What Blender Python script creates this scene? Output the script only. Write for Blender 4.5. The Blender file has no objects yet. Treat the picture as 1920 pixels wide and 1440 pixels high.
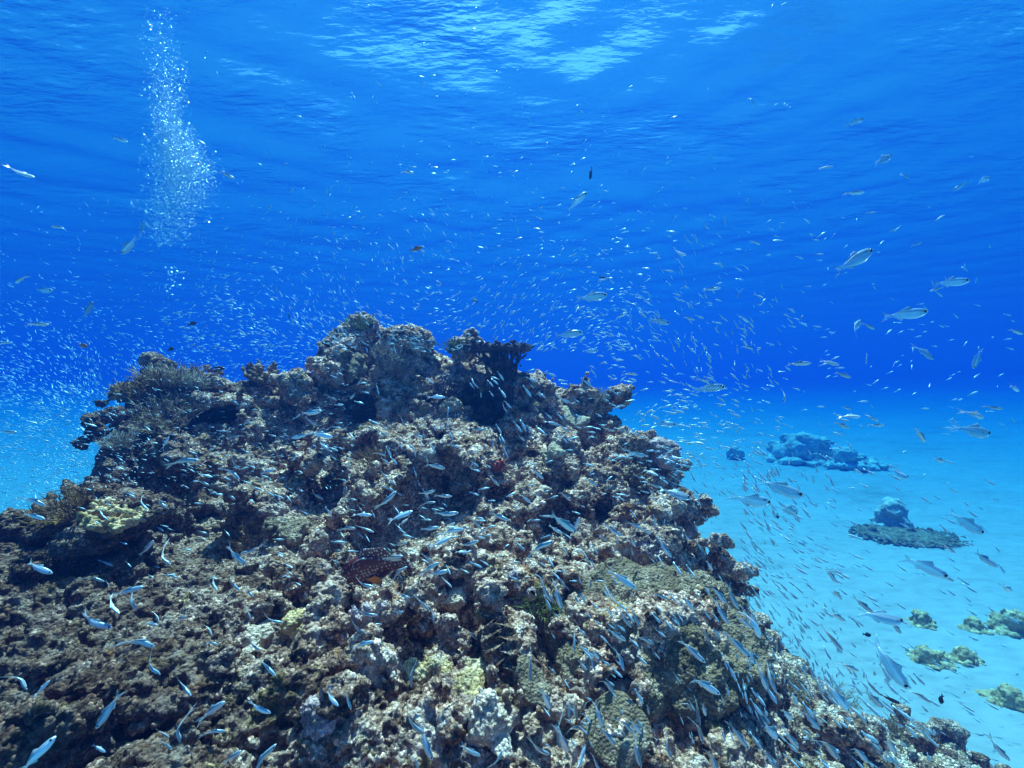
import bpy, bmesh, math, random, time
import numpy as np
from mathutils import Vector, Matrix, Euler
T0 = time.time()
C = bpy.context.scene.collection
SC = bpy.context.scene
R = math.radians

# ---------------------------------------------------------------- camera, sky, sun, exposure
F = 834.0            # focal length in pixels of the 1920 px wide photograph
HORIZON = 750.0      # image row of the eye level
cd = bpy.data.cameras.new('camera'); cam = bpy.data.objects.new('camera', cd); C.objects.link(cam)
cam.location = (0, 0, 0)
cam.rotation_euler = (R(90), 0, 0)
cd.sensor_width = 36.0; cd.lens = 36.0 * F / 1920.0
cd.shift_y = (HORIZON - 720.0) / 1920.0
cd.clip_start = 0.02; cd.clip_end = 2000.0
SC.camera = cam

SUN_EL, SUN_AZ = R(72), R(6)          # azimuth from straight ahead (+y) towards the right (+x)
w = bpy.data.worlds.new("World"); SC.world = w; w.use_nodes = True
nt = w.node_tree
bg = nt.nodes['Background']; bg.inputs['Strength'].default_value = 0.065
sky = nt.nodes.new('ShaderNodeTexSky'); sky.sky_type = 'NISHITA'; sky.sun_disc = False
sky.sun_elevation = SUN_EL; sky.sun_rotation = SUN_AZ
nt.links.new(sky.outputs[0], bg.inputs['Color'])
sl = bpy.data.lights.new('sun', 'SUN'); sun = bpy.data.objects.new('sun', sl); C.objects.link(sun)
sl.energy = 5.0; sl.angle = R(0.5); sl.color = (1.0, 0.55, 0.475)
sd = Vector((math.sin(SUN_AZ) * math.cos(SUN_EL), math.cos(SUN_AZ) * math.cos(SUN_EL), math.sin(SUN_EL)))
sun.rotation_euler = sd.to_track_quat('Z', 'Y').to_euler()
sun.location = (0, 0, 20)
SC.view_settings.view_transform = 'Standard'; SC.view_settings.look = 'None'
SC.view_settings.exposure = 2.38; SC.view_settings.gamma = 1.0
SC.cycles.max_bounces = 8; SC.cycles.diffuse_bounces = 3; SC.cycles.glossy_bounces = 3
SC.cycles.transparent_max_bounces = 12; SC.cycles.volume_bounces = 3
SC.cycles.use_denoising = True
SC.cycles.caustics_reflective = False; SC.cycles.caustics_refractive = False

SURF_Z, SAND_Z = 5.2, -2.35

def link(o, parent=None):
    C.objects.link(o)
    if parent is not None: o.parent = parent
    return o
def mesh_obj(name, verts, faces, mat=None, parent=None, smooth=True):
    me = bpy.data.meshes.new(name)
    v = np.asarray(verts, dtype=np.float32)
    me.from_pydata([tuple(p) for p in v], [], [tuple(f) for f in faces]) if not isinstance(faces, np.ndarray) else fast_mesh(me, v, faces)
    if smooth: me.polygons.foreach_set('use_smooth', np.ones(len(me.polygons), dtype=bool))
    if mat: me.materials.append(mat)
    me.update()
    return link(bpy.data.objects.new(name, me), parent)
def fast_mesh(me, v, q):
    k = q.shape[1]
    me.vertices.add(len(v)); me.vertices.foreach_set('co', v.ravel())
    me.loops.add(q.size); me.loops.foreach_set('vertex_index', q.astype(np.int32).ravel())
    me.polygons.add(len(q)); me.polygons.foreach_set('loop_start', np.arange(0, q.size, k, dtype=np.int32))
    me.update(calc_edges=True)
def tag(o, label=None, cat=None, group=None, kind=None):
    if label: o['label'] = label
    if cat: o['category'] = cat
    if group: o['group'] = group
    if kind: o['kind'] = kind
    return o
def px(x, y, d):
    """world point seen at pixel (x, y) of the photograph at depth d along +y"""
    return Vector(((x - 960.0) / F * d, d, (HORIZON - y) / F * d))

# ---------------------------------------------------------------- noise on numpy arrays
_rs = np.random.RandomState(7)
_T = _rs.rand(64, 64, 64).astype(np.float32)
def vnoise(p, scale, seed=0):
    """smooth value noise in -1..1"""
    q = p * np.float32(1.0 / scale) + np.float32(17.31 * seed)
    i = np.floor(q).astype(np.int32); f = (q - i).astype(np.float32)
    f = f * f * (3 - 2 * f)
    i0 = i & 63; i1 = (i + 1) & 63
    x0, y0, z0 = i0[:, 0], i0[:, 1], i0[:, 2]; x1, y1, z1 = i1[:, 0], i1[:, 1], i1[:, 2]
    fx, fy, fz = f[:, 0], f[:, 1], f[:, 2]
    a = _T[x0, y0, z0] * (1 - fx) + _T[x1, y0, z0] * fx
    b = _T[x0, y1, z0] * (1 - fx) + _T[x1, y1, z0] * fx
    c = _T[x0, y0, z1] * (1 - fx) + _T[x1, y0, z1] * fx
    d = _T[x0, y1, z1] * (1 - fx) + _T[x1, y1, z1] * fx
    a = a * (1 - fy) + b * fy; c = c * (1 - fy) + d * fy
    return (a * (1 - fz) + c * fz) * 2 - 1
_J = [_rs.rand(64, 64, 64).astype(np.float32) * 0.8 + 0.1 for _ in range(3)]
def worley(p, scale, seed=0):
    """distance to nearest feature point (in cells), 8 cell search"""
    q = p * np.float32(1.0 / scale) + np.float32(11.7 * seed + 5)
    b = np.floor(q - 0.5).astype(np.int32)
    f1 = np.full(len(p), 9.0, np.float32)
    for dx in (0, 1):
        for dy in (0, 1):
            for dz in (0, 1):
                cx, cy, cz = b[:, 0] + dx, b[:, 1] + dy, b[:, 2] + dz
                k = (cx & 63, cy & 63, cz & 63)
                d = (cx + _J[0][k] - q[:, 0])**2 + (cy + _J[1][k] - q[:, 1])**2 + (cz + _J[2][k] - q[:, 2])**2
                np.minimum(f1, d, out=f1)
    return np.sqrt(f1)

# ---------------------------------------------------------------- materials
def mat(name):
    m = bpy.data.materials.new(name); m.use_nodes = True
    return m, m.node_tree, m.node_tree.nodes['Principled BSDF']
def node(t, kind, **kw):
    n = t.nodes.new(kind)
    for k, v in kw.items():
        if k.startswith('i_'):
            n.inputs[k[2:].replace('_', ' ')].default_value = v
        else: setattr(n, k, v)
    return n
def ramp(t, stops, interp='LINEAR'):
    n = t.nodes.new('ShaderNodeValToRGB'); cr = n.color_ramp; cr.interpolation = interp
    while len(cr.elements) < len(stops): cr.elements.new(0.5)
    for e, (p, c) in zip(cr.elements, stops):
        e.position = p; e.color = (c, c, c, 1) if isinstance(c, (int, float)) else (*c, 1)
    return n
def mixc(t, fac, a, b, blend='MIX'):
    n = t.nodes.new('ShaderNodeMix'); n.data_type = 'RGBA'; n.blend_type = blend
    for sock, v in ((n.inputs[0], fac), (n.inputs[6], a), (n.inputs[7], b)):
        if hasattr(v, 'is_output') or isinstance(v, bpy.types.NodeSocket): t.links.new(v, sock)
        elif isinstance(v, (int, float)): sock.default_value = v
        else: sock.default_value = (*v, 1)
    return n.outputs[2]

# ---------------------------------------------------------------- water body (haze) and water surface
HX = 260.0
def box_obj(name, lo, hi, m):
    v = [(x, y, z) for x in (lo[0], hi[0]) for y in (lo[1], hi[1]) for z in (lo[2], hi[2])]
    f = [(0, 1, 3, 2), (4, 6, 7, 5), (0, 4, 5, 1), (2, 3, 7, 6), (0, 2, 6, 4), (1, 5, 7, 3)]
    return mesh_obj(name, v, f, m, smooth=False)
hm = bpy.data.materials.new('sea_water_volume'); hm.use_nodes = True; ht = hm.node_tree
for n in list(ht.nodes):
    if n.type != 'OUTPUT_MATERIAL': ht.nodes.remove(n)
pv = ht.nodes.new('ShaderNodeVolumePrincipled')
pv.inputs['Color'].default_value = (0.0050, 0.0290, 0.112, 1)
pv.inputs['Absorption Color'].default_value = (0.003, 0.518, 0.766, 1)
pv.inputs['Density'].default_value = 0.20
pv.inputs['Anisotropy'].default_value = 0.5
ht.links.new(pv.outputs[0], ht.nodes['Material Output'].inputs['Volume'])
hz = box_obj('haze', (-HX, -HX, -6.5), (HX, HX, SURF_Z + 0.9), hm)
tag(hz, kind='stuff')

def water_surface():
    n = 460; s = np.linspace(-1, 1, n)
    g = np.sign(s) * (np.abs(s) * 26 + np.abs(s) ** 5 * 225)
    X, Y = np.meshgrid(g, g, indexing='ij'); Y = Y + 4
    rs = np.random.RandomState(3)
    Z = np.zeros_like(X)
    for lam, amp, spread in ((5.0, .020, .6), (3.1, .021, .8), (1.7, .018, 1.0), (.95, .012, 1.2)):
        for k in range(5):
            a = 1.35 + rs.uniform(-spread, spread); L = lam * rs.uniform(.75, 1.3)
            q = (X * math.cos(a) + Y * math.sin(a)) * 2 * math.pi / L + rs.uniform(0, 6.28)
            Z += amp / 2.2 * (1 - 2 * np.abs(np.sin(q / 2)) ** 1.3)
    v = np.stack([X, Y, SURF_Z + Z], -1).reshape(-1, 3)
    idx = np.arange(n * n).reshape(n, n)
    q = np.stack([idx[:-1, :-1], idx[1:, :-1], idx[1:, 1:], idx[:-1, 1:]], -1).reshape(-1, 4)
    m = bpy.data.materials.new('wavy_water_surface'); m.use_nodes = True; t = m.node_tree
    t.nodes.remove(t.nodes['Principled BSDF'])
    tr = node(t, 'ShaderNodeBsdfTransparent'); tr.inputs[0].default_value = (.84, .95, 1, 1)
    gl = node(t, 'ShaderNodeBsdfGlossy'); gl.inputs['Roughness'].default_value = .2
    gl.inputs['Color'].default_value = (.62, .60, .72, 1)
    tc = node(t, 'ShaderNodeTexCoord'); mp = node(t, 'ShaderNodeMapping'); mp.inputs['Scale'].default_value = (1, 2.6, 1)
    mp.inputs['Rotation'].default_value = (0, 0, R(12))
    t.links.new(tc.outputs['Object'], mp.inputs[0])
    ns = node(t, 'ShaderNodeTexNoise'); ns.inputs['Scale'].default_value = 2.2; ns.inputs['Detail'].default_value = 5
    t.links.new(mp.outputs[0], ns.inputs['Vector'])
    bp = node(t, 'ShaderNodeBump'); bp.inputs['Strength'].default_value = 1.0; bp.inputs['Distance'].default_value = .065
    big = node(t, 'ShaderNodeTexNoise'); big.inputs['Scale'].default_value = .5; big.inputs['Detail'].default_value = 3; t.links.new(tc.outputs['Object'], big.inputs['Vector'])
    msk = ramp(t, [(.45, .22), (.66, 1.0)]); t.links.new(big.outputs[0], msk.inputs[0])
    mu = node(t, 'ShaderNodeMath', operation='MULTIPLY'); t.links.new(ns.outputs[0], mu.inputs[0]); t.links.new(msk.outputs[0], mu.inputs[1])
    t.links.new(mu.outputs[0], bp.inputs['Height'])
    fr = node(t, 'ShaderNodeFresnel'); fr.inputs['IOR'].default_value = 1.375
    t.links.new(bp.outputs[0], fr.inputs['Normal']); t.links.new(bp.outputs[0], gl.inputs['Normal'])
    mx = node(t, 'ShaderNodeMixShader')
    t.links.new(fr.outputs[0], mx.inputs[0]); t.links.new(tr.outputs[0], mx.inputs[1]); t.links.new(gl.outputs[0], mx.inputs[2])
    t.links.new(mx.outputs[0], t.nodes['Material Output'].inputs['Surface'])
    o = mesh_obj('water_surface', v, q, m)
    tag(o, kind='structure'); return o
water_surface()
# ---------------------------------------------------------------- solid shapes from distance fields (surface nets)
def surface_net(S, h, to_world):
    """S: 3d field (<0 inside) on a regular grid; to_world maps fractional indices to points"""
    I = S < 0
    n0, n1, n2 = S.shape
    cnt = np.zeros((n0 - 1, n1 - 1, n2 - 1), np.uint8)
    for a in (0, 1):
        for b in (0, 1):
            for c in (0, 1):
                cnt += I[a:n0 - 1 + a, b:n1 - 1 + b, c:n2 - 1 + c]
    act = (cnt > 0) & (cnt < 8)
    del cnt
    ci = np.argwhere(act).astype(np.int32)
    acc = np.zeros((len(ci), 3), np.float32); num = np.zeros(len(ci), np.float32)
    corners = [(a, b, c) for a in (0, 1) for b in (0, 1) for c in (0, 1)]
    val = {k: S[ci[:, 0] + k[0], ci[:, 1] + k[1], ci[:, 2] + k[2]] for k in corners}
    for k in corners:
        for ax in range(3):
            if k[ax]: continue
            k2 = list(k); k2[ax] = 1; k2 = tuple(k2)
            va, vb = val[k], val[k2]
            x = (va < 0) != (vb < 0)
            t = np.where(x, va / np.where(x, va - vb, 1), 0)
            p = np.zeros((len(ci), 3), np.float32); p[:] = k; p[:, ax] = t
            acc += p * x[:, None]; num += x
    V = ci + acc / num[:, None]
    ids = np.full(act.shape, -1, np.int32); ids[act] = np.arange(len(ci), dtype=np.int32)
    Q = []
    for ax in range(3):
        sl0 = [slice(1, -1)] * 3; sl0[ax] = slice(0, -1); sl1 = [slice(1, -1)] * 3; sl1[ax] = slice(1, None)
        A, B = I[tuple(sl0)], I[tuple(sl1)]
        e = np.argwhere(A != B); inside_first = A[A != B]
        o = np.array([1, 1, 1]); o[ax] = 0
        e = e + o
        u, w_ = (ax + 1) % 3, (ax + 2) % 3
        quad = []
        for du, dw in ((-1, -1), (0, -1), (0, 0), (-1, 0)):
            k = e.copy(); k[:, u] += du; k[:, w_] += dw
            quad.append(ids[k[:, 0], k[:, 1], k[:, 2]])
        q = np.stack(quad, -1); q[~inside_first] = q[~inside_first][:, ::-1]
        Q.append(q)
    Q = np.concatenate(Q); Q = Q[(Q >= 0).all(1)]
    return to_world(V), Q
def largest_piece(V, Q):
    lab = np.arange(len(V), dtype=np.int32)
    E = np.concatenate([Q[:, [0, 1]], Q[:, [1, 2]], Q[:, [2, 3]], Q[:, [3, 0]]])
    while True:
        m = np.minimum(lab[E[:, 0]], lab[E[:, 1]])
        new = lab.copy(); np.minimum.at(new, E[:, 0], m); np.minimum.at(new, E[:, 1], m)
        for _ in range(4): new = new[new]
        if (new == lab).all(): break
        lab = new
    big = np.bincount(lab).argmax()
    keep = lab == big
    ren = np.cumsum(keep) - 1
    Q = Q[keep[Q[:, 0]]]
    return V[keep], ren[Q]
def smin(a, b, k):
    t = np.clip(.5 + .5 * (b - a) / k, 0, 1)
    return b + (a - b) * t - k * t * (1 - t)
def blob(p, c, r):
    return np.sqrt(((p - np.float32(c)) ** 2).sum(1)) - np.float32(r)
def capsule(p, a, b, r):
    a = np.array(a, np.float32); b = np.array(b, np.float32); ab = b - a
    t = np.clip(((p - a) @ ab) / (ab @ ab), 0, 1)
    return np.sqrt(((p - a - t[:, None] * ab) ** 2).sum(1)) - np.float32(r)

# ---------------------------------------------------------------- the reef mound: height of its flank over the plan
PTS = []     # (pixel x, pixel y, depth)
for row in ([(-350, 1440, .95), (0, 1440, .98), (300, 1440, 1.0), (640, 1440, 1.05), (960, 1440, 1.1), (1300, 1440, 1.3), (1500, 1440, 1.75), (1800, 1440, 2.3)],
            [(-250, 1250, 1.2), (0, 1250, 1.2), (300, 1250, 1.27), (640, 1250, 1.36), (960, 1250, 1.45), (1200, 1250, 1.52), (1365, 1250, 1.72), (1560, 1310, 2.25), (1700, 1370, 2.4)],
            [(-150, 1080, 1.5), (0, 1060, 1.6), (300, 1050, 1.75), (640, 1060, 1.93), (960, 1060, 2.0), (1200, 1060, 2.1), (1330, 1080, 2.35)],
            [(-80, 1025, 1.9), (60, 995, 2.0), (300, 900, 2.3), (640, 910, 2.45), (960, 910, 2.5), (1200, 910, 2.6), (1280, 900, 2.9)],
            [(245, 815, 2.65), (480, 790, 2.85), (700, 790, 3.0), (960, 800, 3.05), (1100, 810, 3.1), (1190, 855, 3.05)],
            [(330, 735, 3.0), (480, 722, 3.15), (680, 670, 3.4), (820, 668, 3.45), (950, 690, 3.4), (1100, 750, 3.3)]):
    PTS += row
ctl = [tuple(px(*p)) for p in PTS]
ctl += [(-3.2, 2.6, -1.6), (-3.4, 1.6, -1.3), (-2.9, 3.4, -1.3), (-4.5, 2.5, -2.6), (-2.2, 4.4, -1.2), (-1.0, 4.9, -1.0), (0.2, 4.9, -1.3), (1.0, 4.4, -1.6),
        (1.45, 3.3, -1.7), (1.55, 2.7, -1.9), (1.75, 2.2, -1.65), (2.2, 2.9, -2.3), (2.6, 2.4, -2.0), (2.9, 2.0, -2.5), (2.0, 3.8, -2.7), (0, 6.2, -2.8), (-3, 6, -2.9),
        (3, 5, -3.0), (-4.6, 4.4, -2.9), (0, .5, -1.15), (-1.4, .5, -1.15), (1.1, .6, -1.35), (1.9, 1.2, -1.75), (2.9, 1.2, -2.4), (-2.6, .7, -1.3), (0, 0, -1.5), (2, 0, -2.2), (-2, 0, -1.6)]
ctl = np.array(ctl)
def tps(r2): return np.where(r2 > 0, .5 * r2 * np.log(np.maximum(r2, 1e-12)), 0)
nC = len(ctl)
d2 = ((ctl[:, None, :2] - ctl[None, :, :2]) ** 2).sum(-1)
A = np.zeros((nC + 3, nC + 3)); A[:nC, :nC] = tps(d2) + np.eye(nC) * .02
A[:nC, nC] = 1; A[:nC, nC + 1:] = ctl[:, :2]; A[nC, :nC] = 1; A[nC + 1:, :nC] = ctl[:, :2].T
sol = np.linalg.solve(A, np.concatenate([ctl[:, 2], [0, 0, 0]]))
GX0, GY0, GS = -7.0, -2.0, .025
gx = np.arange(GX0, 6.0, GS); gy = np.arange(GY0, 9.0, GS)
gX, gY = np.meshgrid(gx, gy, indexing='ij')
HG = sol[nC] + sol[nC + 1] * gX + sol[nC + 2] * gY
for i in range(nC): HG += sol[i] * tps((gX - ctl[i, 0]) ** 2 + (gY - ctl[i, 1]) ** 2)
far = np.clip((np.hypot((gX + .8) / 1.25, gY - 2.2) - 3.2) / 1.5, 0, 1)
HG = (HG * (1 - far) + (-3.2) * far).astype(np.float32)
HG = np.clip(HG, -3.2, 1.2)
def hfield(x, y):
    u = np.clip((x - GX0) / GS, 0, len(gx) - 1.01); v = np.clip((y - GY0) / GS, 0, len(gy) - 1.01)
    i = u.astype(np.int32); j = v.astype(np.int32); fu = (u - i).astype(np.float32); fv = (v - j).astype(np.float32)
    return (HG[i, j] * (1 - fu) + HG[i + 1, j] * fu) * (1 - fv) + (HG[i, j + 1] * (1 - fu) + HG[i + 1, j + 1] * fu) * fv

LUMPS = [(668, 650, 3.4, .15), (664, 612, 3.42, .07), (690, 625, 3.42, .05), (645, 690, 3.3, .20), (735, 660, 3.4, .15), (775, 642, 3.42, .07), (850, 660, 3.4, .12), 
         (920, 715, 3.38, .10), (985, 735, 3.3, .13), (1010, 740, 3.3, .1), (1045, 790, 3.2, .13), (1092, 735, 3.2, .075), (1096, 705, 3.2, .045), (1128, 750, 3.2, .09), (1150, 738, 3.2, .05), (1148, 780, 3.2, .06), (1110, 790, 3.15, .12),
         (330, 735, 2.95, .15), (275, 745, 2.85, .11), (365, 715, 2.95, .09), (300, 705, 2.95, .07), (245, 800, 2.65, .10), (206, 872, 2.45, .09), (140, 965, 2.1, .07), (250, 770, 2.75, .1),
         (1240, 875, 2.85, .11), (1268, 872, 2.85, .09), (1180, 840, 2.9, .09), (1330, 1065, 2.35, .13), (1350, 1130, 2.15, .11), (1370, 1210, 1.95, .1), (1290, 960, 2.65, .1),
         (330, 890, 2.25, .14), (450, 820, 2.75, .12), (560, 730, 3.05, .12), (880, 870, 2.65, .13), (1080, 860, 2.7, .12), (600, 870, 2.5, .14), (420, 960, 2.1, .12), (140, 1010, 1.85, .09),
         (960, 1080, 1.85, .1), (860, 1090, 1.85, .12), (700, 1150, 1.62, .13), (580, 1190, 1.5, .14), (450, 1200, 1.45, .1), (830, 1200, 1.5, .13), (800, 1290, 1.32, .12), (870, 1300, 1.32, .09),
         (600, 1350, 1.2, .1), (610, 1420, 1.1, .09), (940, 1200, 1.53, .12), (1180, 1240, 1.55, .16), (1290, 1180, 1.7, .17), (220, 1000, 1.75, .12), (540, 1100, 1.8, .12), (1240, 1010, 2.2, .12), (180, 1370, 1.05, .1)]
CAVES = [(395, 782, 2.75, .085, (0.0, .5, .02), 1.55), (360, 786, 2.75, .07, (0, .5, .02), 1.5), (655, 765, 3.0, .11, (0, .4, .0), 1.), (915, 762, 3.1, .13, (0, .45, -.02), 1.), (870, 740, 3.15, .09, (0, .35, 0), 1.), (825, 818, 2.9, .06, (-.02, .3, 0), 1.3),
         (790, 978, 2.05, .19, (.02, .6, .06), 1.15), (720, 1030, 1.98, .16, (0, .55, .05), 1.), (660, 1060, 1.95, .13, (0, .45, .02), 1.), (1062, 1025, 2.05, .1, (0, .45, .02), 1.), (350, 935, 2.1, .09, (0, .3, .02), 1.4), (560, 950, 2.15, .1, (0, .35, .03), 1.),
         (240, 1075, 1.6, .13, (0, .45, .06), 1.2), (330, 1085, 1.65, .1, (0, .4, .06), 1.), (650, 860, 2.5, .09, (0, .3, .03), 1.), (390, 1300, 1.12, .09, (0, .3, .05), 1.), (330, 1330, 1.05, .07, (0, .3, .05), 1.), (740, 1370, 1.12, .075, (0, .3, .04), 1.),
         (840, 1370, 1.15, .075, (0, .3, .04), 1.), (1330, 1365, 1.4, .1, (0, .4, .05), 1.), (1290, 1440, 1.2, .08, (0, .3, .05), 1.), (1060, 1370, 1.2, .08, (0, .3, .05), 1.), (1000, 845, 2.7, .06, (0, .25, .02), 1.5), (1110, 830, 2.8, .07, (0, .3, .02), 1.),
         (520, 1180, 1.42, .05, (0, .2, .03), 1.), (850, 1135, 1.68, .05, (0, .2, .03), 2.), (480, 890, 2.35, .07, (0, .25, .02), 1.4), (300, 1180, 1.3, .08, (0, .3, .05), 1.), (80, 1230, 1.15, .1, (0, .3, .05), 1.), (1345, 1080, 2.2, .06, (0, .3, .03), 1.), (1190, 1400, 1.2, .05, (0, .3, .04), 1.5),
         (470, 1020, 1.85, .07, (0, .25, .03), 1.), (1150, 985, 2.2, .06, (0, .3, .03), 1.), (930, 950, 2.3, .06, (0, .3, .03), 1.2)]
LUMPS = [(np.array(px(a, b, c)), r) for a, b, c, r in LUMPS]
CAVES = [(np.array(px(a, b, c - .14)), np.array(px(a, b, c) + Vector(dv)), r * 1.22, sq) for a, b, c, r, dv, sq in CAVES]
CAVES += [(np.array(px(640, 1092, 1.98)), np.array(px(785, 1035, 2.05)), .12, 1.0), (np.array(px(705, 1056, 1.55)), np.array(px(720, 1046, 2.2)), .14, 1.0), (np.array(px(385, 784, 2.55)), np.array(px(410, 776, 2.95)), .10, 1.3), (np.array(px(345, 788, 2.6)), np.array(px(375, 782, 2.9)), .08, 1.3)]
def reef_coarse(p):
    s = (p[:, 2] - hfield(p[:, 0], p[:, 1])) * np.float32(.75)
    for c, r in LUMPS: s = smin(s, blob(p, c, r), np.float32(.09))
    return s
def reef_field(p, coarse=None):
    w1 = np.stack([vnoise(p, .55, 1), vnoise(p, .55, 2), vnoise(p, .45, 3)], 1) * np.float32(.085)
    s = reef_coarse(p + w1)
    q = p * np.float32([1, 1, 1.15]) + w1
    rr = np.clip(np.sqrt((p ** 2).sum(1)) / 2.2, .55, 1.25)        # the boulders are smaller close by, as in the photograph
    near = np.abs(s) < .17
    pn = q[near]
    wa = worley(pn * np.float32([1, 1, 1.12]), .32, 1); wb = worley(pn, .125, 2)
    md = np.clip(1.0 + 1.1 * vnoise(pn, .5, 8), .25, 1.9).astype(np.float32)
    a = s[near] + np.float32(.18) * (wa - .52) + np.float32(.165) * (wb - .48) * md + vnoise(pn, .2, 5) * np.float32(.035)
    cn = vnoise(pn, .09, 21) * np.float32(.035)
    for c0, c1, r, sq in CAVES:
        pp = p[near].copy(); zc = c0[2]; pp[:, 2] = zc + (pp[:, 2] - zc) * np.float32(sq)
        cc0 = c0; cc1 = c1.copy()
        a = np.maximum(a, -(capsule(pp, cc0, cc1, r) + wb * np.float32(.06) - .025 + cn))
    fine = np.abs(a) < .06
    pf = pn[fine]
    wc = worley(pf, .05, 3)
    a[fine] += np.float32(.036) * (wc - .5) * (2.0 - md[fine]) + vnoise(pf, .03, 6) * np.float32(.009)
    s[near] = a
    # caves also open the inside of the mound
    inn = (s < 0) & ~near
    if inn.any():
        pi_ = p[inn]; si = s[inn]
        for c0, c1, r, sq in CAVES:
            pp = pi_.copy(); pp[:, 2] = c0[2] + (pp[:, 2] - c0[2]) * np.float32(sq)
            si = np.maximum(si, -(capsule(pp, c0, c1, r)))
        s[inn] = si
    return s
def polar(h, a0, a1, e0, e1, r0, r1):
    na, ne, nr = int((a1 - a0) / h), int((e1 - e0) / h), int(math.log(r1 / r0) / h)
    def to_world(V):
        a = a0 + V[:, 0] * h; e = e0 + V[:, 1] * h; r = r0 * np.exp(V[:, 2] * h)
        return np.stack([r * np.cos(e) * np.sin(a), r * np.cos(e) * np.cos(a), r * np.sin(e)], 1).astype(np.float32)
    return (na, ne, nr), to_world
def build_polar(coarse_fn, fine_fn, h, rng, band, B=4):
    shp, tw = polar(h, *rng)
    cs = tuple(k // B + 2 for k in shp)
    gi = np.stack(np.meshgrid(*[np.arange(c) for c in cs], indexing='ij'), -1).reshape(-1, 3).astype(np.float32) * B
    pc = tw(gi); sc = coarse_fn(pc).reshape(cs)
    rad = np.sqrt((pc ** 2).sum(1)).reshape(cs) * h * B
    nearb = np.abs(sc) < band + rad * 1.2
    d = nearb.copy()
    for ax in range(3):
        s1 = [slice(None)] * 3; s2 = [slice(None)] * 3; s1[ax] = slice(0, -1); s2[ax] = slice(1, None)
        d[tuple(s1)] |= nearb[tuple(s2)]; d[tuple(s2)] |= nearb[tuple(s1)]
    S = sc
    for ax in range(3): S = np.repeat(S, B, axis=ax)
    S = np.ascontiguousarray(S[:shp[0], :shp[1], :shp[2]]).astype(np.float32)
    M = d
    for ax in range(3): M = np.repeat(M, B, axis=ax)
    M = M[:shp[0], :shp[1], :shp[2]]
    idx = np.argwhere(M).astype(np.int32)
    out = np.empty(len(idx), np.float32)
    for k in range(0, len(idx), 1500000):
        out[k:k + 1500000] = fine_fn(tw(idx[k:k + 1500000].astype(np.float32)))
    S[idx[:, 0], idx[:, 1], idx[:, 2]] = out
    print('band', len(idx), 'of', S.size, round(time.time() - T0, 1))
    V, Q = surface_net(S, h, tw)
    return largest_piece(V, Q)
REEF_H = 0.0062
RV, RQ = build_polar(reef_coarse, reef_field, REEF_H, (R(-70), R(62), R(-62), R(16), .62, 6.3), .2)
print('reef mesh', len(RV), len(RQ), round(time.time() - T0, 1))
from mathutils.bvhtree import BVHTree
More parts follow.
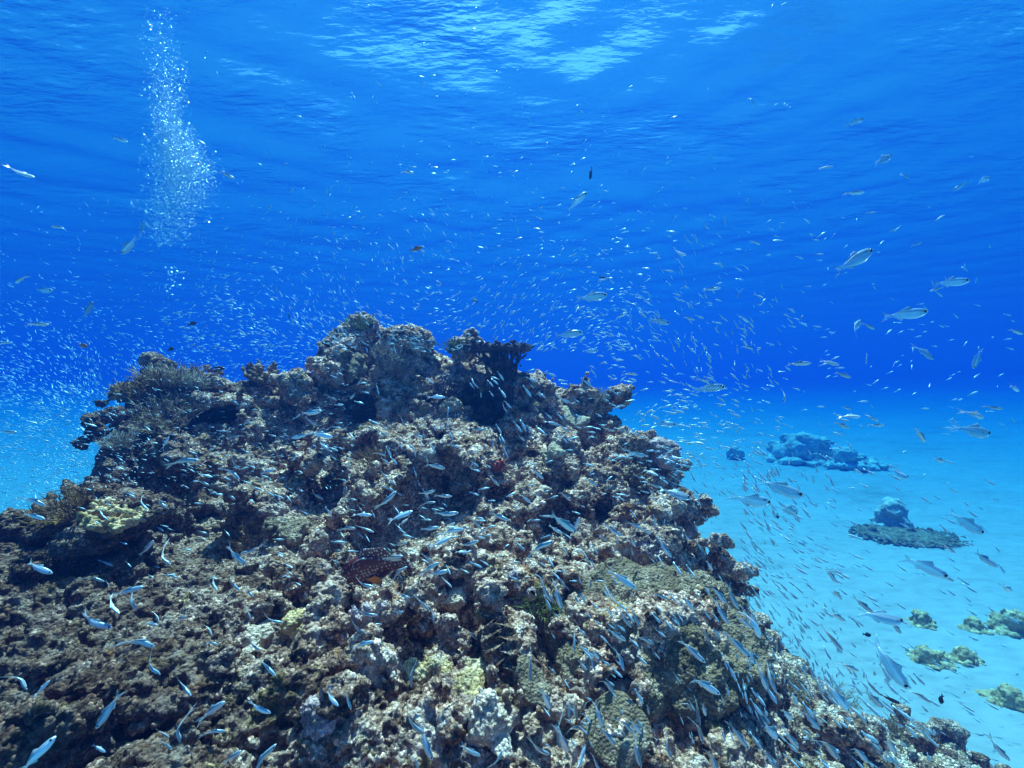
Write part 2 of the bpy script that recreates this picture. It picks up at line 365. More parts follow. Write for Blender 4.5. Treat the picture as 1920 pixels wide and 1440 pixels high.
# ---------------------------------------------------------------- materials of rock, coral and sand
def rock_material(name, stops, tint_a, tint_b, grain=95.0, speck=.9, amt=(.55, .62), bump=.012, zone=None):
    m, t, b = mat(name)
    tc = node(t, 'ShaderNodeTexCoord'); O = tc.outputs['Object']
    def noise(scale, detail=4.0, rough=.6, dist=0.0):
        n = node(t, 'ShaderNodeTexNoise'); n.inputs['Scale'].default_value = scale; n.inputs['Detail'].default_value = detail
        n.inputs['Roughness'].default_value = rough; n.inputs['Distortion'].default_value = dist; t.links.new(O, n.inputs['Vector']); return n
    def off(v):
        mp = node(t, 'ShaderNodeMapping'); mp.inputs['Location'].default_value = v; t.links.new(O, mp.inputs[0]); return mp.outputs[0]
    n1 = noise(11.0, 6, .72)
    base = ramp(t, stops); t.links.new(n1.outputs[0], base.inputs[0])
    col = base.outputs[0]
    na = noise(4.2, 5, .68); t.links.new(off((3.1, 7.7, 1.3)), na.inputs['Vector'])
    ma = ramp(t, [(amt[0] - .03, 0), (amt[0] + .07, .85)]); t.links.new(na.outputs[0], ma.inputs[0])
    col = mixc(t, ma.outputs[0], col, tint_a)
    nb = noise(5.5, 5, .7); t.links.new(off((-5.1, 2.7, 8.3)), nb.inputs['Vector'])
    mb = ramp(t, [(amt[1] - .03, 0), (amt[1] + .05, .9)]); t.links.new(nb.outputs[0], mb.inputs[0])
    col = mixc(t, mb.outputs[0], col, tint_b)
    if zone: col = zone(t, O, noise, off, col)
    v1 = node(t, 'ShaderNodeTexVoronoi'); v1.inputs['Scale'].default_value = grain; t.links.new(O, v1.inputs['Vector'])
    v2 = node(t, 'ShaderNodeTexVoronoi'); v2.inputs['Scale'].default_value = grain * 2.3; t.links.new(O, v2.inputs['Vector'])
    bw = node(t, 'ShaderNodeSeparateColor'); t.links.new(v1.outputs['Color'], bw.inputs[0])
    bw2 = node(t, 'ShaderNodeSeparateColor'); t.links.new(v2.outputs['Color'], bw2.inputs[0])
    r1 = ramp(t, [(0, .35), (.5, .8), (.8, 1.3), (1, 2.4)]); t.links.new(bw.outputs[0], r1.inputs[0])
    r2 = ramp(t, [(0, .5), (.6, 1.0), (1, 1.7)]); t.links.new(bw2.outputs[1], r2.inputs[0])
    nsx = noise(6.0, 4, .6); t.links.new(off((9.3, 1.1, -4.2)), nsx.inputs['Vector'])
    sf = ramp(t, [(.38, speck * .25), (.58, min(1, speck * 1.1))]); t.links.new(nsx.outputs[0], sf.inputs[0])
    col = mixc(t, sf.outputs[0], col, r1.outputs[0], 'MULTIPLY')
    col = mixc(t, sf.outputs[0], col, r2.outputs[0], 'MULTIPLY')
    t.links.new(col, b.inputs['Base Color'])
    b.inputs['Roughness'].default_value = .85; b.inputs['Specular IOR Level'].default_value = .15
    n4 = noise(70, 6, .75)
    ad = node(t, 'ShaderNodeMath', operation='MULTIPLY_ADD'); t.links.new(v1.outputs['Distance'], ad.inputs[0]); ad.inputs[1].default_value = -1.1
    t.links.new(n4.outputs[0], ad.inputs[2])
    bp = node(t, 'ShaderNodeBump'); bp.inputs['Strength'].default_value = 1.0; bp.inputs['Distance'].default_value = bump
    t.links.new(ad.outputs[0], bp.inputs['Height']); t.links.new(bp.outputs[0], b.inputs['Normal'])
    return m
BROWN = [(.32, (.028, .013, .009)), (.41, (.16, .076, .05)), (.49, (.52, .29, .195)), (.56, (.82, .53, .39)), (.65, (.95, .73, .60))]
def reef_zones(t, O, noise, off, col):
    # yellow-olive algae film, rust patches, and the browner, algae grown left foot of the mound
    nc = noise(7.5, 5, .7); t.links.new(off((1.7, -9.2, 4.4)), nc.inputs['Vector'])
    mc = ramp(t, [(.60, 0), (.67, .85)]); t.links.new(nc.outputs[0], mc.inputs[0])
    col = mixc(t, mc.outputs[0], col, (.34, .125, .03))
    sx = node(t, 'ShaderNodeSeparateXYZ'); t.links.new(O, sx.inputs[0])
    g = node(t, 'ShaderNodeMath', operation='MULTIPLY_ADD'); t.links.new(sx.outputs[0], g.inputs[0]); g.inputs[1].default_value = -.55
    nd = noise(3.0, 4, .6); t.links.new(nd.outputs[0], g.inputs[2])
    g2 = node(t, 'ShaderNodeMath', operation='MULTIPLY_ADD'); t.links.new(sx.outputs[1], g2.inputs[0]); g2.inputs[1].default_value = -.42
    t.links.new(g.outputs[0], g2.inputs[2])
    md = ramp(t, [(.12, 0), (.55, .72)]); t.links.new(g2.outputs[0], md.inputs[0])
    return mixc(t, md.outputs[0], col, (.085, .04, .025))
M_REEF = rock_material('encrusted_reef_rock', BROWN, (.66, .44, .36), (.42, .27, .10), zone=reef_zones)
M_CORALS = {}
def coral_mat(kind):
    if kind in M_CORALS: return M_CORALS[kind]
    P = {'pale': ([(.3, (.44, .29, .20)), (.5, (.74, .53, .40)), (.7, (.93, .74, .60))], (.64, .45, .31), (.80, .54, .45)),
         'yellow': ([(.3, (.25, .14, .05)), (.48, (.62, .41, .19)), (.66, (.88, .66, .42))], (.46, .25, .09), (.80, .57, .46)),
         'pink': ([(.3, (0.25, 0.15, 0.15)), (.5, (0.525, 0.362, 0.35)), (.7, (0.85, 0.663, 0.625))], (0.5, 0.325, 0.375), (0.375, 0.275, 0.163)),
         'green': ([(.3, (.27, .19, .12)), (.5, (.52, .39, .27)), (.7, (.78, .61, .46))], (.5, .33, .22), (.46, .38, .25)),
         'brown': ([(.3, (0.128, 0.08, 0.048)), (.5, (0.304, 0.2, 0.128)), (.7, (0.608, 0.432, 0.288))], (0.416, 0.24, 0.128), (0.48, 0.384, 0.32)),
         'red': ([(.3, (.22, .03, .025)), (.5, (.42, .085, .065)), (.7, (.66, .24, .19))], (.4, .08, .06), (.5, .22, .17)),
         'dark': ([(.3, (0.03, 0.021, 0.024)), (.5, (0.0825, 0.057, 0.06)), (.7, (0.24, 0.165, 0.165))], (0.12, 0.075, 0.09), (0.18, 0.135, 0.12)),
         'olive': ([(.3, (.11, .07, .04)), (.5, (.27, .18, .11)), (.7, (.50, .36, .25))], (.20, .13, .07), (.36, .26, .18)),
         'far': ([(.3, (.38, .38, .34)), (.5, (.50, .49, .45)), (.7, (.60, .59, .55))], (.52, .49, .40), (.45, .44, .42)),  # skin paled so haze on the distant outcrops is partly in the colour
         'film': ([(.3, (.40, .25, .12)), (.5, (.58, .39, .21)), (.7, (.70, .51, .31))], (.5, .33, .17), (.62, .48, .32))}[kind]
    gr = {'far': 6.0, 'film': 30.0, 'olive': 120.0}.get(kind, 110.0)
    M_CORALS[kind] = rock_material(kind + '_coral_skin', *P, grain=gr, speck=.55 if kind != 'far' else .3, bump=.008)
    return M_CORALS[kind]

# ---------------------------------------------------------------- sea floor
def sand_rise(h):
    k = np.minimum(h, 95.0) - 8.0
    return .068 * (np.sqrt(k * k + 4.0) + k) / 2
def seabed():
    n = 260; s = np.linspace(-1, 1, n); g = np.sign(s) * np.abs(s) ** 2.6 * 256
    X, Y = np.meshgrid(g, g, indexing='ij'); Y = Y + 8
    p = np.stack([X.ravel(), Y.ravel(), np.zeros(X.size)], 1).astype(np.float32)
    Z = vnoise(p, 6.0, 11) * .10 + vnoise(p, 1.7, 12) * .035 + vnoise(p * np.float32([.5, 1, 1]), .35, 13) * .012
    Z = Z
    Z = Z + sand_rise(np.hypot(p[:, 0], p[:, 1]))
    v = np.stack([p[:, 0], p[:, 1], SAND_Z + Z], 1)
    idx = np.arange(n * n).reshape(n, n)
    q = np.stack([idx[:-1, :-1], idx[1:, :-1], idx[1:, 1:], idx[:-1, 1:]], -1).reshape(-1, 4)
    m, t, b = mat('pale_coral_sand')
    tc = node(t, 'ShaderNodeTexCoord'); O = tc.outputs['Object']
    mp = node(t, 'ShaderNodeMapping'); mp.inputs['Scale'].default_value = (.55, 1.0, 1); mp.inputs['Rotation'].default_value = (0, 0, R(20)); t.links.new(O, mp.inputs[0])
    n1 = node(t, 'ShaderNodeTexNoise'); n1.inputs['Scale'].default_value = .9; n1.inputs['Detail'].default_value = 7; n1.inputs['Roughness'].default_value = .7; t.links.new(mp.outputs[0], n1.inputs['Vector'])
    r1 = ramp(t, [(.30, (.19, .22, .22)), (.42, (.26, .30, .31)), (.62, (.285, .335, .35))]); t.links.new(n1.outputs[0], r1.inputs[0])
    n2 = node(t, 'ShaderNodeTexNoise'); n2.inputs['Scale'].default_value = 9; n2.inputs['Detail'].default_value = 6; t.links.new(mp.outputs[0], n2.inputs['Vector'])
    r2 = ramp(t, [(.3, .86), (.6, 1.04)]); t.links.new(n2.outputs[0], r2.inputs[0])
    t.links.new(mixc(t, 1.0, r1.outputs[0], r2.outputs[0], 'MULTIPLY'), b.inputs['Base Color'])
    b.inputs['Roughness'].default_value = .95; b.inputs['Specular IOR Level'].default_value = .1
    bp = node(t, 'ShaderNodeBump'); bp.inputs['Distance'].default_value = .012; t.links.new(n2.outputs[0], bp.inputs['Height']); t.links.new(bp.outputs[0], b.inputs['Normal'])
    o = mesh_obj('seabed', v, q, m); tag(o, kind='structure'); return o
seabed()
def ground_px(x, y):
    for d in np.arange(2.0, 60.0, .02):
        q = px(x, y, d)
        if q.z < SAND_Z + float(sand_rise(math.hypot(q.x, q.y))): break
    return q

# ---------------------------------------------------------------- the reef mound object
reef = mesh_obj('coral_reef', RV, RQ, M_REEF)
tag(reef, 'large craggy brown and grey reef mound full of holes, rising from the sand', 'coral reef')
ss = reef.modifiers.new('fine', 'SUBSURF'); ss.subdivision_type = 'SIMPLE'; ss.levels = 1; ss.render_levels = 1
def tex(name, kind, scale, **kw):
    x = bpy.data.textures.new(name, kind); x.noise_scale = scale
    for k, v in kw.items(): setattr(x, k, v)
    return x
def displace(o, x, strength, mid=.5):
    d = o.modifiers.new(x.name, 'DISPLACE'); d.texture = x; d.texture_coords = 'GLOBAL'; d.strength = strength; d.mid_level = mid
displace(reef, tex('knobs', 'VORONOI', .032), -.030, .45)
displace(reef, tex('grains', 'VORONOI', .014), -.013, .45)
displace(reef, tex('crumbs', 'CLOUDS', .02, noise_depth=3), .016, .5)
BVH = BVHTree.FromPolygons([tuple(v) for v in RV.tolist()], RQ.tolist())
def hit(x, y):
    d = px(x, y, 1.0); L = d.length
    loc, nor, i, dist = BVH.ray_cast(Vector((0, 0, 0)), d / L, 12.0)
    return (loc, nor, loc.y) if loc is not None else (None, None, None)

# ---------------------------------------------------------------- smaller solid bodies
def cart_net(fn, lo, hi, h):
    lo = np.array(lo, np.float32); n = np.ceil((np.array(hi) - lo) / h).astype(int) + 1
    g = np.stack(np.meshgrid(*[np.arange(k) for k in n], indexing='ij'), -1).reshape(-1, 3).astype(np.float32) * np.float32(h) + lo
    S = fn(g).reshape(n).astype(np.float32)
    V, Q = surface_net(S, h, lambda V: (V * h + lo).astype(np.float32))
    return largest_piece(V, Q)
def solid(name, fn, ext, h, m, loc, rot=None, lo=None, parent=None):
    V, Q = cart_net(fn, lo if lo is not None else (-ext[0], -ext[1], -ext[2]), ext, h)
    o = mesh_obj(name, V, Q, m, parent); o.location = loc
    if rot is not None: o.rotation_euler = rot
    return o
def lumpy(r, knob, amp, squash=1.0, seed=0, lobes=5):
    rs = np.random.RandomState(seed); L = [((0, 0, 0), r * .72)] + [(tuple(rs.normal(0, .42, 3) * r * np.array([1, 1, .7])), r * rs.uniform(.35, .55)) for _ in range(lobes)]
    def fn(p):
        p = p * np.float32([1, 1, 1 / squash])
        s = blob(p, *L[0])
        for c, q in L[1:]: s = smin(s, blob(p, c, q), r * .12)
        return s + amp * (worley(p + seed, knob, seed) - .55) * 1.5 + amp * 1.1 * vnoise(p + seed, r * .7, seed + 3) + vnoise(p + seed, knob * .5, seed) * amp * .4
    return fn
def fingers(n, r, length, thick, seed=0, flat=.4, fork=2):
    rs = np.random.RandomState(seed); caps = []
    for i in range(n):
        a = rs.uniform(0, 6.28); q = math.sqrt(rs.rand()); b = np.array([math.cos(a) * q * r * .55, math.sin(a) * q * r * .55, -r * .15])
        d = np.array([math.cos(a) * q * (1 - flat) * 1.2, math.sin(a) * q * (1 - flat) * 1.2, 1.0]); d /= np.linalg.norm(d)
        e = b + d * length * rs.uniform(.7, 1.1); caps.append((b, e, thick))
        for k in range(fork):
            s0 = b + (e - b) * rs.uniform(.35, .8); dd = d + rs.normal(0, .5, 3); dd /= np.linalg.norm(dd)
            caps.append((s0, s0 + dd * length * rs.uniform(.3, .5), thick * .8))
    def fn(p):
        s = capsule(p, (0, 0, -r * .3), (0, 0, -r * .1), r * .35)
        for a, b, t_ in caps: s = smin(s, capsule(p, a, b, t_), thick * .6)
        return s + vnoise(p, thick * 1.1, seed) * thick * .22
    return fn

# far outcrops and stones on the sand
def outcrop(name, x, y, wpx, hpx, label, cat, kind, seed, h_frac=.035, peaks=None, group=None, squash=1.0):
    g = ground_px(x, y); s = g.y / F; W, H = wpx * s / 2, hpx * s
    rs = np.random.RandomState(seed)
    pk = peaks or [(0, 1.0, .55)]
    L = [(np.array([fx * W, rs.uniform(-.2, .2) * W, fh * H - fr * H]), max(fr * H, .02)) for fx, fh, fr in pk]
    def fn(p):
        w_ = p + np.stack([vnoise(p, H * .5, seed + 1), vnoise(p, H * .5, seed + 2), vnoise(p, H * .5, seed + 3)], 1) * np.float32(H * .14)
        s_ = np.sqrt((w_[:, 0] / W) ** 2 + (w_[:, 1] / (W * .8)) ** 2 + (w_[:, 2] / (H * .34)) ** 2) - 1
        s_ = s_ * np.float32(H * .35)
        for c, r in L: s_ = smin(s_, blob(w_, c, r), np.float32(H * .18))
        return s_ + (worley(p, H * .42, seed) - .5) * np.float32(H * .26) + (worley(p, H * .17, seed + 5) - .5) * np.float32(H * .10)
    o = solid(name, fn, (W * 1.35, W * 1.2, H * 1.5), H * h_frac, coral_mat(kind), g, lo=(-W * 1.35, -W * 1.2, -H * .5))
    tag(o, label, cat, group); return o
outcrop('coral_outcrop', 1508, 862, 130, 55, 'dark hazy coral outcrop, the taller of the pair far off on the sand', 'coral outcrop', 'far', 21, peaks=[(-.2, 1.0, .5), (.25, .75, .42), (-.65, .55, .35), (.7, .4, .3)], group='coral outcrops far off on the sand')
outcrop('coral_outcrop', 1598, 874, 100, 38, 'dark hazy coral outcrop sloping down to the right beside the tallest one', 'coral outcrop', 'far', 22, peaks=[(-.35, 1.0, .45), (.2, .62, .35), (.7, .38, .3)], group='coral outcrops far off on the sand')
outcrop('coral_outcrop', 1672, 982, 66, 46, 'blocky dark coral head standing on the flat rubble patch', 'coral outcrop', 'far', 23, peaks=[(0, 1.0, .5), (.35, .8, .4), (-.45, .6, .35)])
outcrop('rubble_patch', 1700, 1004, 170, 15, 'low flat patch of grey coral rubble on the sand', 'rubble', 'olive', 24, h_frac=.07, peaks=[(-.6, .9, .4), (.2, .8, .4), (.7, .7, .35)])
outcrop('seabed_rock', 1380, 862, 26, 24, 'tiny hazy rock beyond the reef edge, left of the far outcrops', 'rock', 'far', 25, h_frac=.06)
outcrop('seabed_rock', 1745, 1240, 74, 30, 'yellowish algae covered rock, largest of the close trio on the bare sand', 'rock', 'film', 26, h_frac=.05, peaks=[(-.3, 1.0, .5), (.3, .7, .4)])
outcrop('seabed_rock', 1808, 1240, 56, 28, 'low yellowish algae rock just right of the largest one', 'rock', 'film', 27, h_frac=.06)
outcrop('seabed_rock', 1730, 1172, 52, 26, 'faint yellowish algae rock behind the largest one', 'rock', 'film', 28, h_frac=.06)
outcrop('seabed_rock', 1830, 1182, 50, 24, 'faint pale olive rock in front of the rock cut by the frame', 'rock', 'film', 29, h_frac=.06)
outcrop('seabed_rock', 1898, 1185, 80, 40, 'broad olive algae rock cut by the frame edge above', 'rock', 'film', 30, h_frac=.05)
outcrop('seabed_rock', 1888, 1318, 90, 36, 'pale olive algae rock nearest on the sand, cut by the frame', 'rock', 'film', 31, h_frac=.05)

# ---------------------------------------------------------------- coral colonies on the mound
def on_reef(x, y, lift=0.0, up=.5):
    loc, nor, d = hit(x, y)
    if loc is None: return px(x, y, 2.5), Vector((0, -.4, .9)), 2.5
    n = (nor if nor.y < 0 or nor.z > 0 else -nor)
    n = (n * (1 - up) + Vector((0, -.35, .94)) * up).normalized()
    return loc + n * lift, n, d
def rot_to(n, spin=0.0):
    return (n.to_track_quat('Z', 'Y').to_matrix().to_4x4() @ Matrix.Rotation(spin, 4, 'Z')).to_euler()
def colony(name, x, y, rpx, fn_of_r, kind, label, cat, h=.07, up=.5, lift=.25, squash=(1.25, 1.25, 1.25), spin=0, group=None):
    loc, n, d = on_reef(x, y, 0, up); r = rpx * d / F
    o = solid(name, fn_of_r(r), tuple(r * k for k in squash), r * h, coral_mat(kind), loc + n * r * lift, rot_to(n, spin))
    tag(o, label, cat, group); return o
colony('boulder_coral', 925, 1358, 42, lambda r: lumpy(r, r * .34, r * .20, 1.0, 41, 7), 'pale', 'pale cream knobbly coral head sitting below the zigzag clam', 'coral', lift=.75)
colony('boulder_coral', 470, 1200, 36, lambda r: lumpy(r, r * .30, r * .20, .8, 42, 7), 'pale', 'pale cream knobbly coral patch left of the yellow coral', 'coral', lift=.0)
colony('boulder_coral', 560, 1180, 38, lambda r: lumpy(r, r * .26, r * .20, .8, 43, 7), 'yellow', 'yellowish knobbly coral boulder below the dark ledge at left centre', 'coral', lift=.0)
colony('boulder_coral', 815, 1265, 42, lambda r: lumpy(r, r * .24, r * .20, .9, 44, 8), 'yellow', 'largest yellow green knobbly coral, left of the zigzag clam', 'coral', lift=.0)
colony('boulder_coral', 880, 1300, 45, lambda r: lumpy(r, r * .3, r * .2, .9, 45, 6), 'yellow', 'small yellow knobbly coral right above the cream coral head', 'coral')
colony('finger_coral', 685, 1165, 52, lambda r: fingers(60, r, r * .75, r * .085, 46, .3, 2), 'pink', 'pinkish brown short fingered coral just below the spotted grouper', 'coral', h=.05, lift=-.1)
colony('boulder_coral', 600, 1350, 38, lambda r: lumpy(r, r * .22, r * .2, .85, 47, 8), 'pink', 'pinkish white knobbly coral low down near the bottom edge', 'coral', lift=.0)
colony('boulder_coral', 985, 1105, 26, lambda r: lumpy(r, r * .4, r * .22, 1.2, 48, 5), 'pink', 'small upright pinkish coral knob above the zigzag clam', 'coral')
colony('finger_coral', 930, 882, 19, lambda r: fingers(34, r, r * .8, r * .13, 49, .2, 1), 'red', 'small bright red fingered coral in the middle of the mound', 'coral', h=.06)
colony('finger_coral', 905, 793, 26, lambda r: fingers(40, r, r * .8, r * .12, 50, .2, 1), 'brown', 'small reddish brown fingered coral under the table coral', 'coral', h=.06)
colony('boulder_coral', 845, 765, 22, lambda r: lumpy(r, r * .45, r * .22, .8, 51, 5), 'green', 'pale green knobbly coral left of the dark hollow', 'coral', h=.08)
colony('boulder_coral', 1075, 790, 27, lambda r: lumpy(r, r * .4, r * .16, .45, 52, 5), 'green', 'flat greenish coral slab right of the round brown coral ball', 'coral', h=.08)
colony('boulder_coral', 1040, 850, 22, lambda r: lumpy(r, r * .4, r * .2, .8, 53, 5), 'green', 'light green coral knob below the flat greenish slab', 'coral', h=.08)
colony('boulder_coral', 880, 905, 26, lambda r: lumpy(r, r * .4, r * .2, .7, 54, 5), 'green', 'yellow green coral knob below and left of the red coral', 'coral', h=.08)
colony('boulder_coral', 1240, 855, 36, lambda r: lumpy(r, r * .35, r * .2, .9, 55, 6), 'pink', 'purplish knobbly coral on the right shoulder of the mound', 'coral', h=.08)
colony('finger_coral', 215, 985, 42, lambda r: fingers(44, r, r * .8, r * .12, 56, .2, 2), 'yellow', 'yellow brown lobed coral above the dark hollow at left', 'coral', h=.06)
colony('boulder_coral', 545, 1010, 36, lambda r: lumpy(r, r * .3, r * .2, .8, 57, 7), 'brown', 'brown knobbly coral left of the grouper cave', 'coral', h=.07)
colony('boulder_coral', 800, 860, 24, lambda r: lumpy(r, r * .4, r * .2, .7, 58, 5), 'pale', 'pale rubbly coral knob left of the red coral', 'coral', h=.08)
colony('boulder_coral', 660, 690, 30, lambda r: lumpy(r, r * .4, r * .2, .9, 59, 6), 'olive', 'olive coral knob just under the highest point of the mound', 'coral', h=.08)
colony('boulder_coral', 860, 1130, 28, lambda r: lumpy(r, r * .3, r * .22, .7, 60, 6), 'pale', 'pale bumpy coral crust right of the pinkish fingered coral', 'coral', h=.07)
colony('finger_coral', 1190, 905, 30, lambda r: fingers(44, r, r * .8, r * .1, 61, .2, 1), 'brown', 'brown bushy coral below the right shoulder of the mound', 'coral', h=.06)
colony('finger_coral', 590, 750, 26, lambda r: fingers(40, r, r * .85, r * .1, 62, .2, 1), 'olive', 'olive bushy coral on the crest left of the highest point', 'coral', h=.06)
colony('finger_coral', 490, 712, 30, lambda r: fingers(46, r, r * .8, r * .09, 63, .2, 1), 'brown', 'low brown bushy coral along the left crest', 'coral', h=.055)

def brain(r):
    def fn(p):
        q = p + np.stack([vnoise(p, r * .35, 3), vnoise(p, r * .35, 4), vnoise(p, r * .35, 5)], 1) * np.float32(r * .12)
        return blob(p * np.float32([1, 1, 1.05]), (0, 0, 0), r * .92) + np.abs(vnoise(q, r * .16, 7)) * np.float32(r * .10)
    return fn
colony('brain_coral', 1003, 768, 13, brain, 'brown', 'smooth round brown coral ball under the table coral', 'coral', h=.06, lift=.5)

def table_coral():
    d = 3.25; base = px(945, 725, d); s = d / F
    root = tag(link(bpy.data.objects.new('table_coral', None)), 'dark branching table coral with a flat top standing against the blue water', 'coral')
    root.location = base
    rs = np.random.RandomState(5)
    # flat plate of short twigs (pixels 870-990, row 645-662)
    twigs = []
    for i in range(170):
        x = rs.uniform(-62, 46) * s; y = rs.uniform(-38, 38) * s
        z = (70 + rs.uniform(-3, 5)) * s
        a = rs.uniform(0, 6.28)
        twigs.append((np.array([x, y, z]), np.array([x + math.cos(a) * 12 * s, y + math.sin(a) * 12 * s, z + rs.uniform(0, 9) * s]), rs.uniform(2.0, 3.4) * s))
    def plate(p):
        wx = vnoise(p, 30 * s, 4) * np.float32(7 * s)
        r2 = np.sqrt(((p[:, 0] + 8 * s) / (62 * s)) ** 2 + (p[:, 1] / (44 * s)) ** 2)
        S_ = np.maximum(np.abs(p[:, 2] - 70 * s) - 2.6 * s, (r2 - 1) * 40 * s + wx)
        S_ = np.maximum(S_, (.42 - worley(p, 13 * s, 9)) * np.float32(9 * s) - 2.0 * s)
        for a, b, t_ in twigs: S_ = np.minimum(S_, capsule(p, a, b, t_))
        return S_
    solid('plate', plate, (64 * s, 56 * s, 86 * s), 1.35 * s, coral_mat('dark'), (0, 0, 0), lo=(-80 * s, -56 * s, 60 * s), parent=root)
    br = []
    for i in range(34):
        a = rs.uniform(0, 6.28); q = math.sqrt(rs.rand())
        b = np.array([rs.uniform(-22, 26) * s, rs.uniform(-14, 14) * s, rs.uniform(-20, 8) * s])
        e = np.array([(-6 + 52 * q * math.cos(a)) * s, 38 * q * math.sin(a) * s, (66 + rs.uniform(-4, 2)) * s])
        mid = b * .45 + e * .55 + np.array([rs.normal(0, 6), rs.normal(0, 6), -10]) * s
        br += [(b, mid, 2.5 * s), (mid, e, 1.9 * s)]
        for k in range(4):
            dd = rs.normal(0, 1, 3); dd /= np.linalg.norm(dd); st = b + (e - b) * rs.uniform(.4, .95); br.append((st, st + dd * rs.uniform(8, 15) * s, 1.5 * s))
    def under(p):
        S_ = capsule(p, (2 * s, 8 * s, -40 * s), (0, 4 * s, 0), 18 * s)
        for a, b, t_ in br: S_ = smin(S_, capsule(p, a, b, t_), np.float32(2 * s))
        return S_ + vnoise(p, 5 * s, 2) * np.float32(1.2 * s)
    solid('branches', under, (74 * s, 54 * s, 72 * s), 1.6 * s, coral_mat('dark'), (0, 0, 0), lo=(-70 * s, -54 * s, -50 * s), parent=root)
table_coral()

# soft leathery coral draped over the right foot of the mound
LEATHER = [(1060, 1130, .12), (1150, 1130, .14), (1240, 1150, .16), (1330, 1160, .15), (1100, 1200, .13), (1200, 1220, .15), (1300, 1230, .15), (1370, 1215, .12), (1110, 1275, .09), (1180, 1295, .10), (1280, 1295, .09), (1390, 1270, .09), (1345, 1310, .06)]
LB = []
for x, y, r in LEATHER:
    loc, n, d = on_reef(x, y); LB.append((np.array(px(x, y, 1.0)) * float(np.interp(y, [1100, 1200, 1300, 1400], [1.9, 1.66, 1.47, 1.33])) + np.array([0, .02, .0]), r))
def leather_coarse(p):
    reg = blob(p, *LB[0])
    for c, r in LB[1:]: reg = smin(reg, blob(p, c, r), np.float32(.05))
    return np.maximum(reef_coarse(p) - np.float32(.085), reg)
def leather_fine(p):
    w_ = np.stack([vnoise(p, .2, 31), vnoise(p, .2, 32), vnoise(p, .2, 33)], 1) * np.float32(.035)
    s = leather_coarse(p + w_); nb_ = np.abs(s) < .08; q = p[nb_]
    s[nb_] += (worley(q, .06, 34) - .5) * np.float32(.034) + (worley(q, .022, 35) - .5) * np.float32(.012) + vnoise(q, .02, 36) * np.float32(.004)
    return s
LV, LQ = build_polar(leather_coarse, leather_fine, .0056, (R(0), R(34), R(-44), R(-18), 1.0, 2.6), .1)
lc = mesh_obj('leather_coral', LV, LQ, coral_mat('olive')); tag(lc, 'broad grey olive soft leathery coral draped over the lower right flank', 'coral')
sl_ = lc.modifiers.new('fine', 'SUBSURF'); sl_.subdivision_type = 'SIMPLE'; sl_.levels = 1; sl_.render_levels = 1
displace(lc, tex('polyps', 'VORONOI', .012), -.011, .4)
def tongue():
    loc, n, d = on_reef(1150, 1345, 0, .3); s = d / F
    def fn(p):
        r = np.sqrt((p[:, 0] / (62 * s)) ** 2 + (p[:, 1] / (58 * s)) ** 2)
        bend = p[:, 2] + (p[:, 1] / (58 * s)) ** 2 * 10 * s + vnoise(p, 30 * s, 3) * np.float32(6 * s)
        return np.maximum(np.abs(bend) - 5 * s, (r - 1) * 50 * s + vnoise(p, 26 * s, 5) * np.float32(8 * s))
    o = solid('leather_coral', fn, (76 * s, 72 * s, 32 * s), 2.0 * s, coral_mat('olive'), loc - Vector((0, .05, 0)), rot_to(Vector((.1, -.72, .68)).normalized()))
    tag(o, 'smooth tongue shaped grey green coral lobe with a pale rim, hanging over the bottom ledge', 'coral')
tongue()
def leaf():
    loc, n, d = (px(1000, 1262, 1.36), None, 1.36); s = d / F
    def fn(p):
        r = np.sqrt((p[:, 0] / (34 * s)) ** 2 + (p[:, 1] / (50 * s)) ** 2)
        bend = p[:, 2] + (p[:, 0] / (34 * s)) ** 2 * 14 * s + vnoise(p, 20 * s, 3) * np.float32(5 * s)
        return np.maximum(np.abs(bend) - 3 * s + vnoise(p, 6 * s, 9) * np.float32(1.5 * s), (r - .9) * 36 * s + vnoise(p, 17 * s, 5) * np.float32(14 * s))
    o = solid('leather_coral', fn, (48 * s, 64 * s, 30 * s), 1.8 * s, coral_mat('olive'), loc - Vector((0, .05, 0)), rot_to(Vector((.45, -.6, .75)).normalized(), .3))
    tag(o, 'grey leaf shaped coral plate folded downwards right below the zigzag clam', 'coral')
leaf()

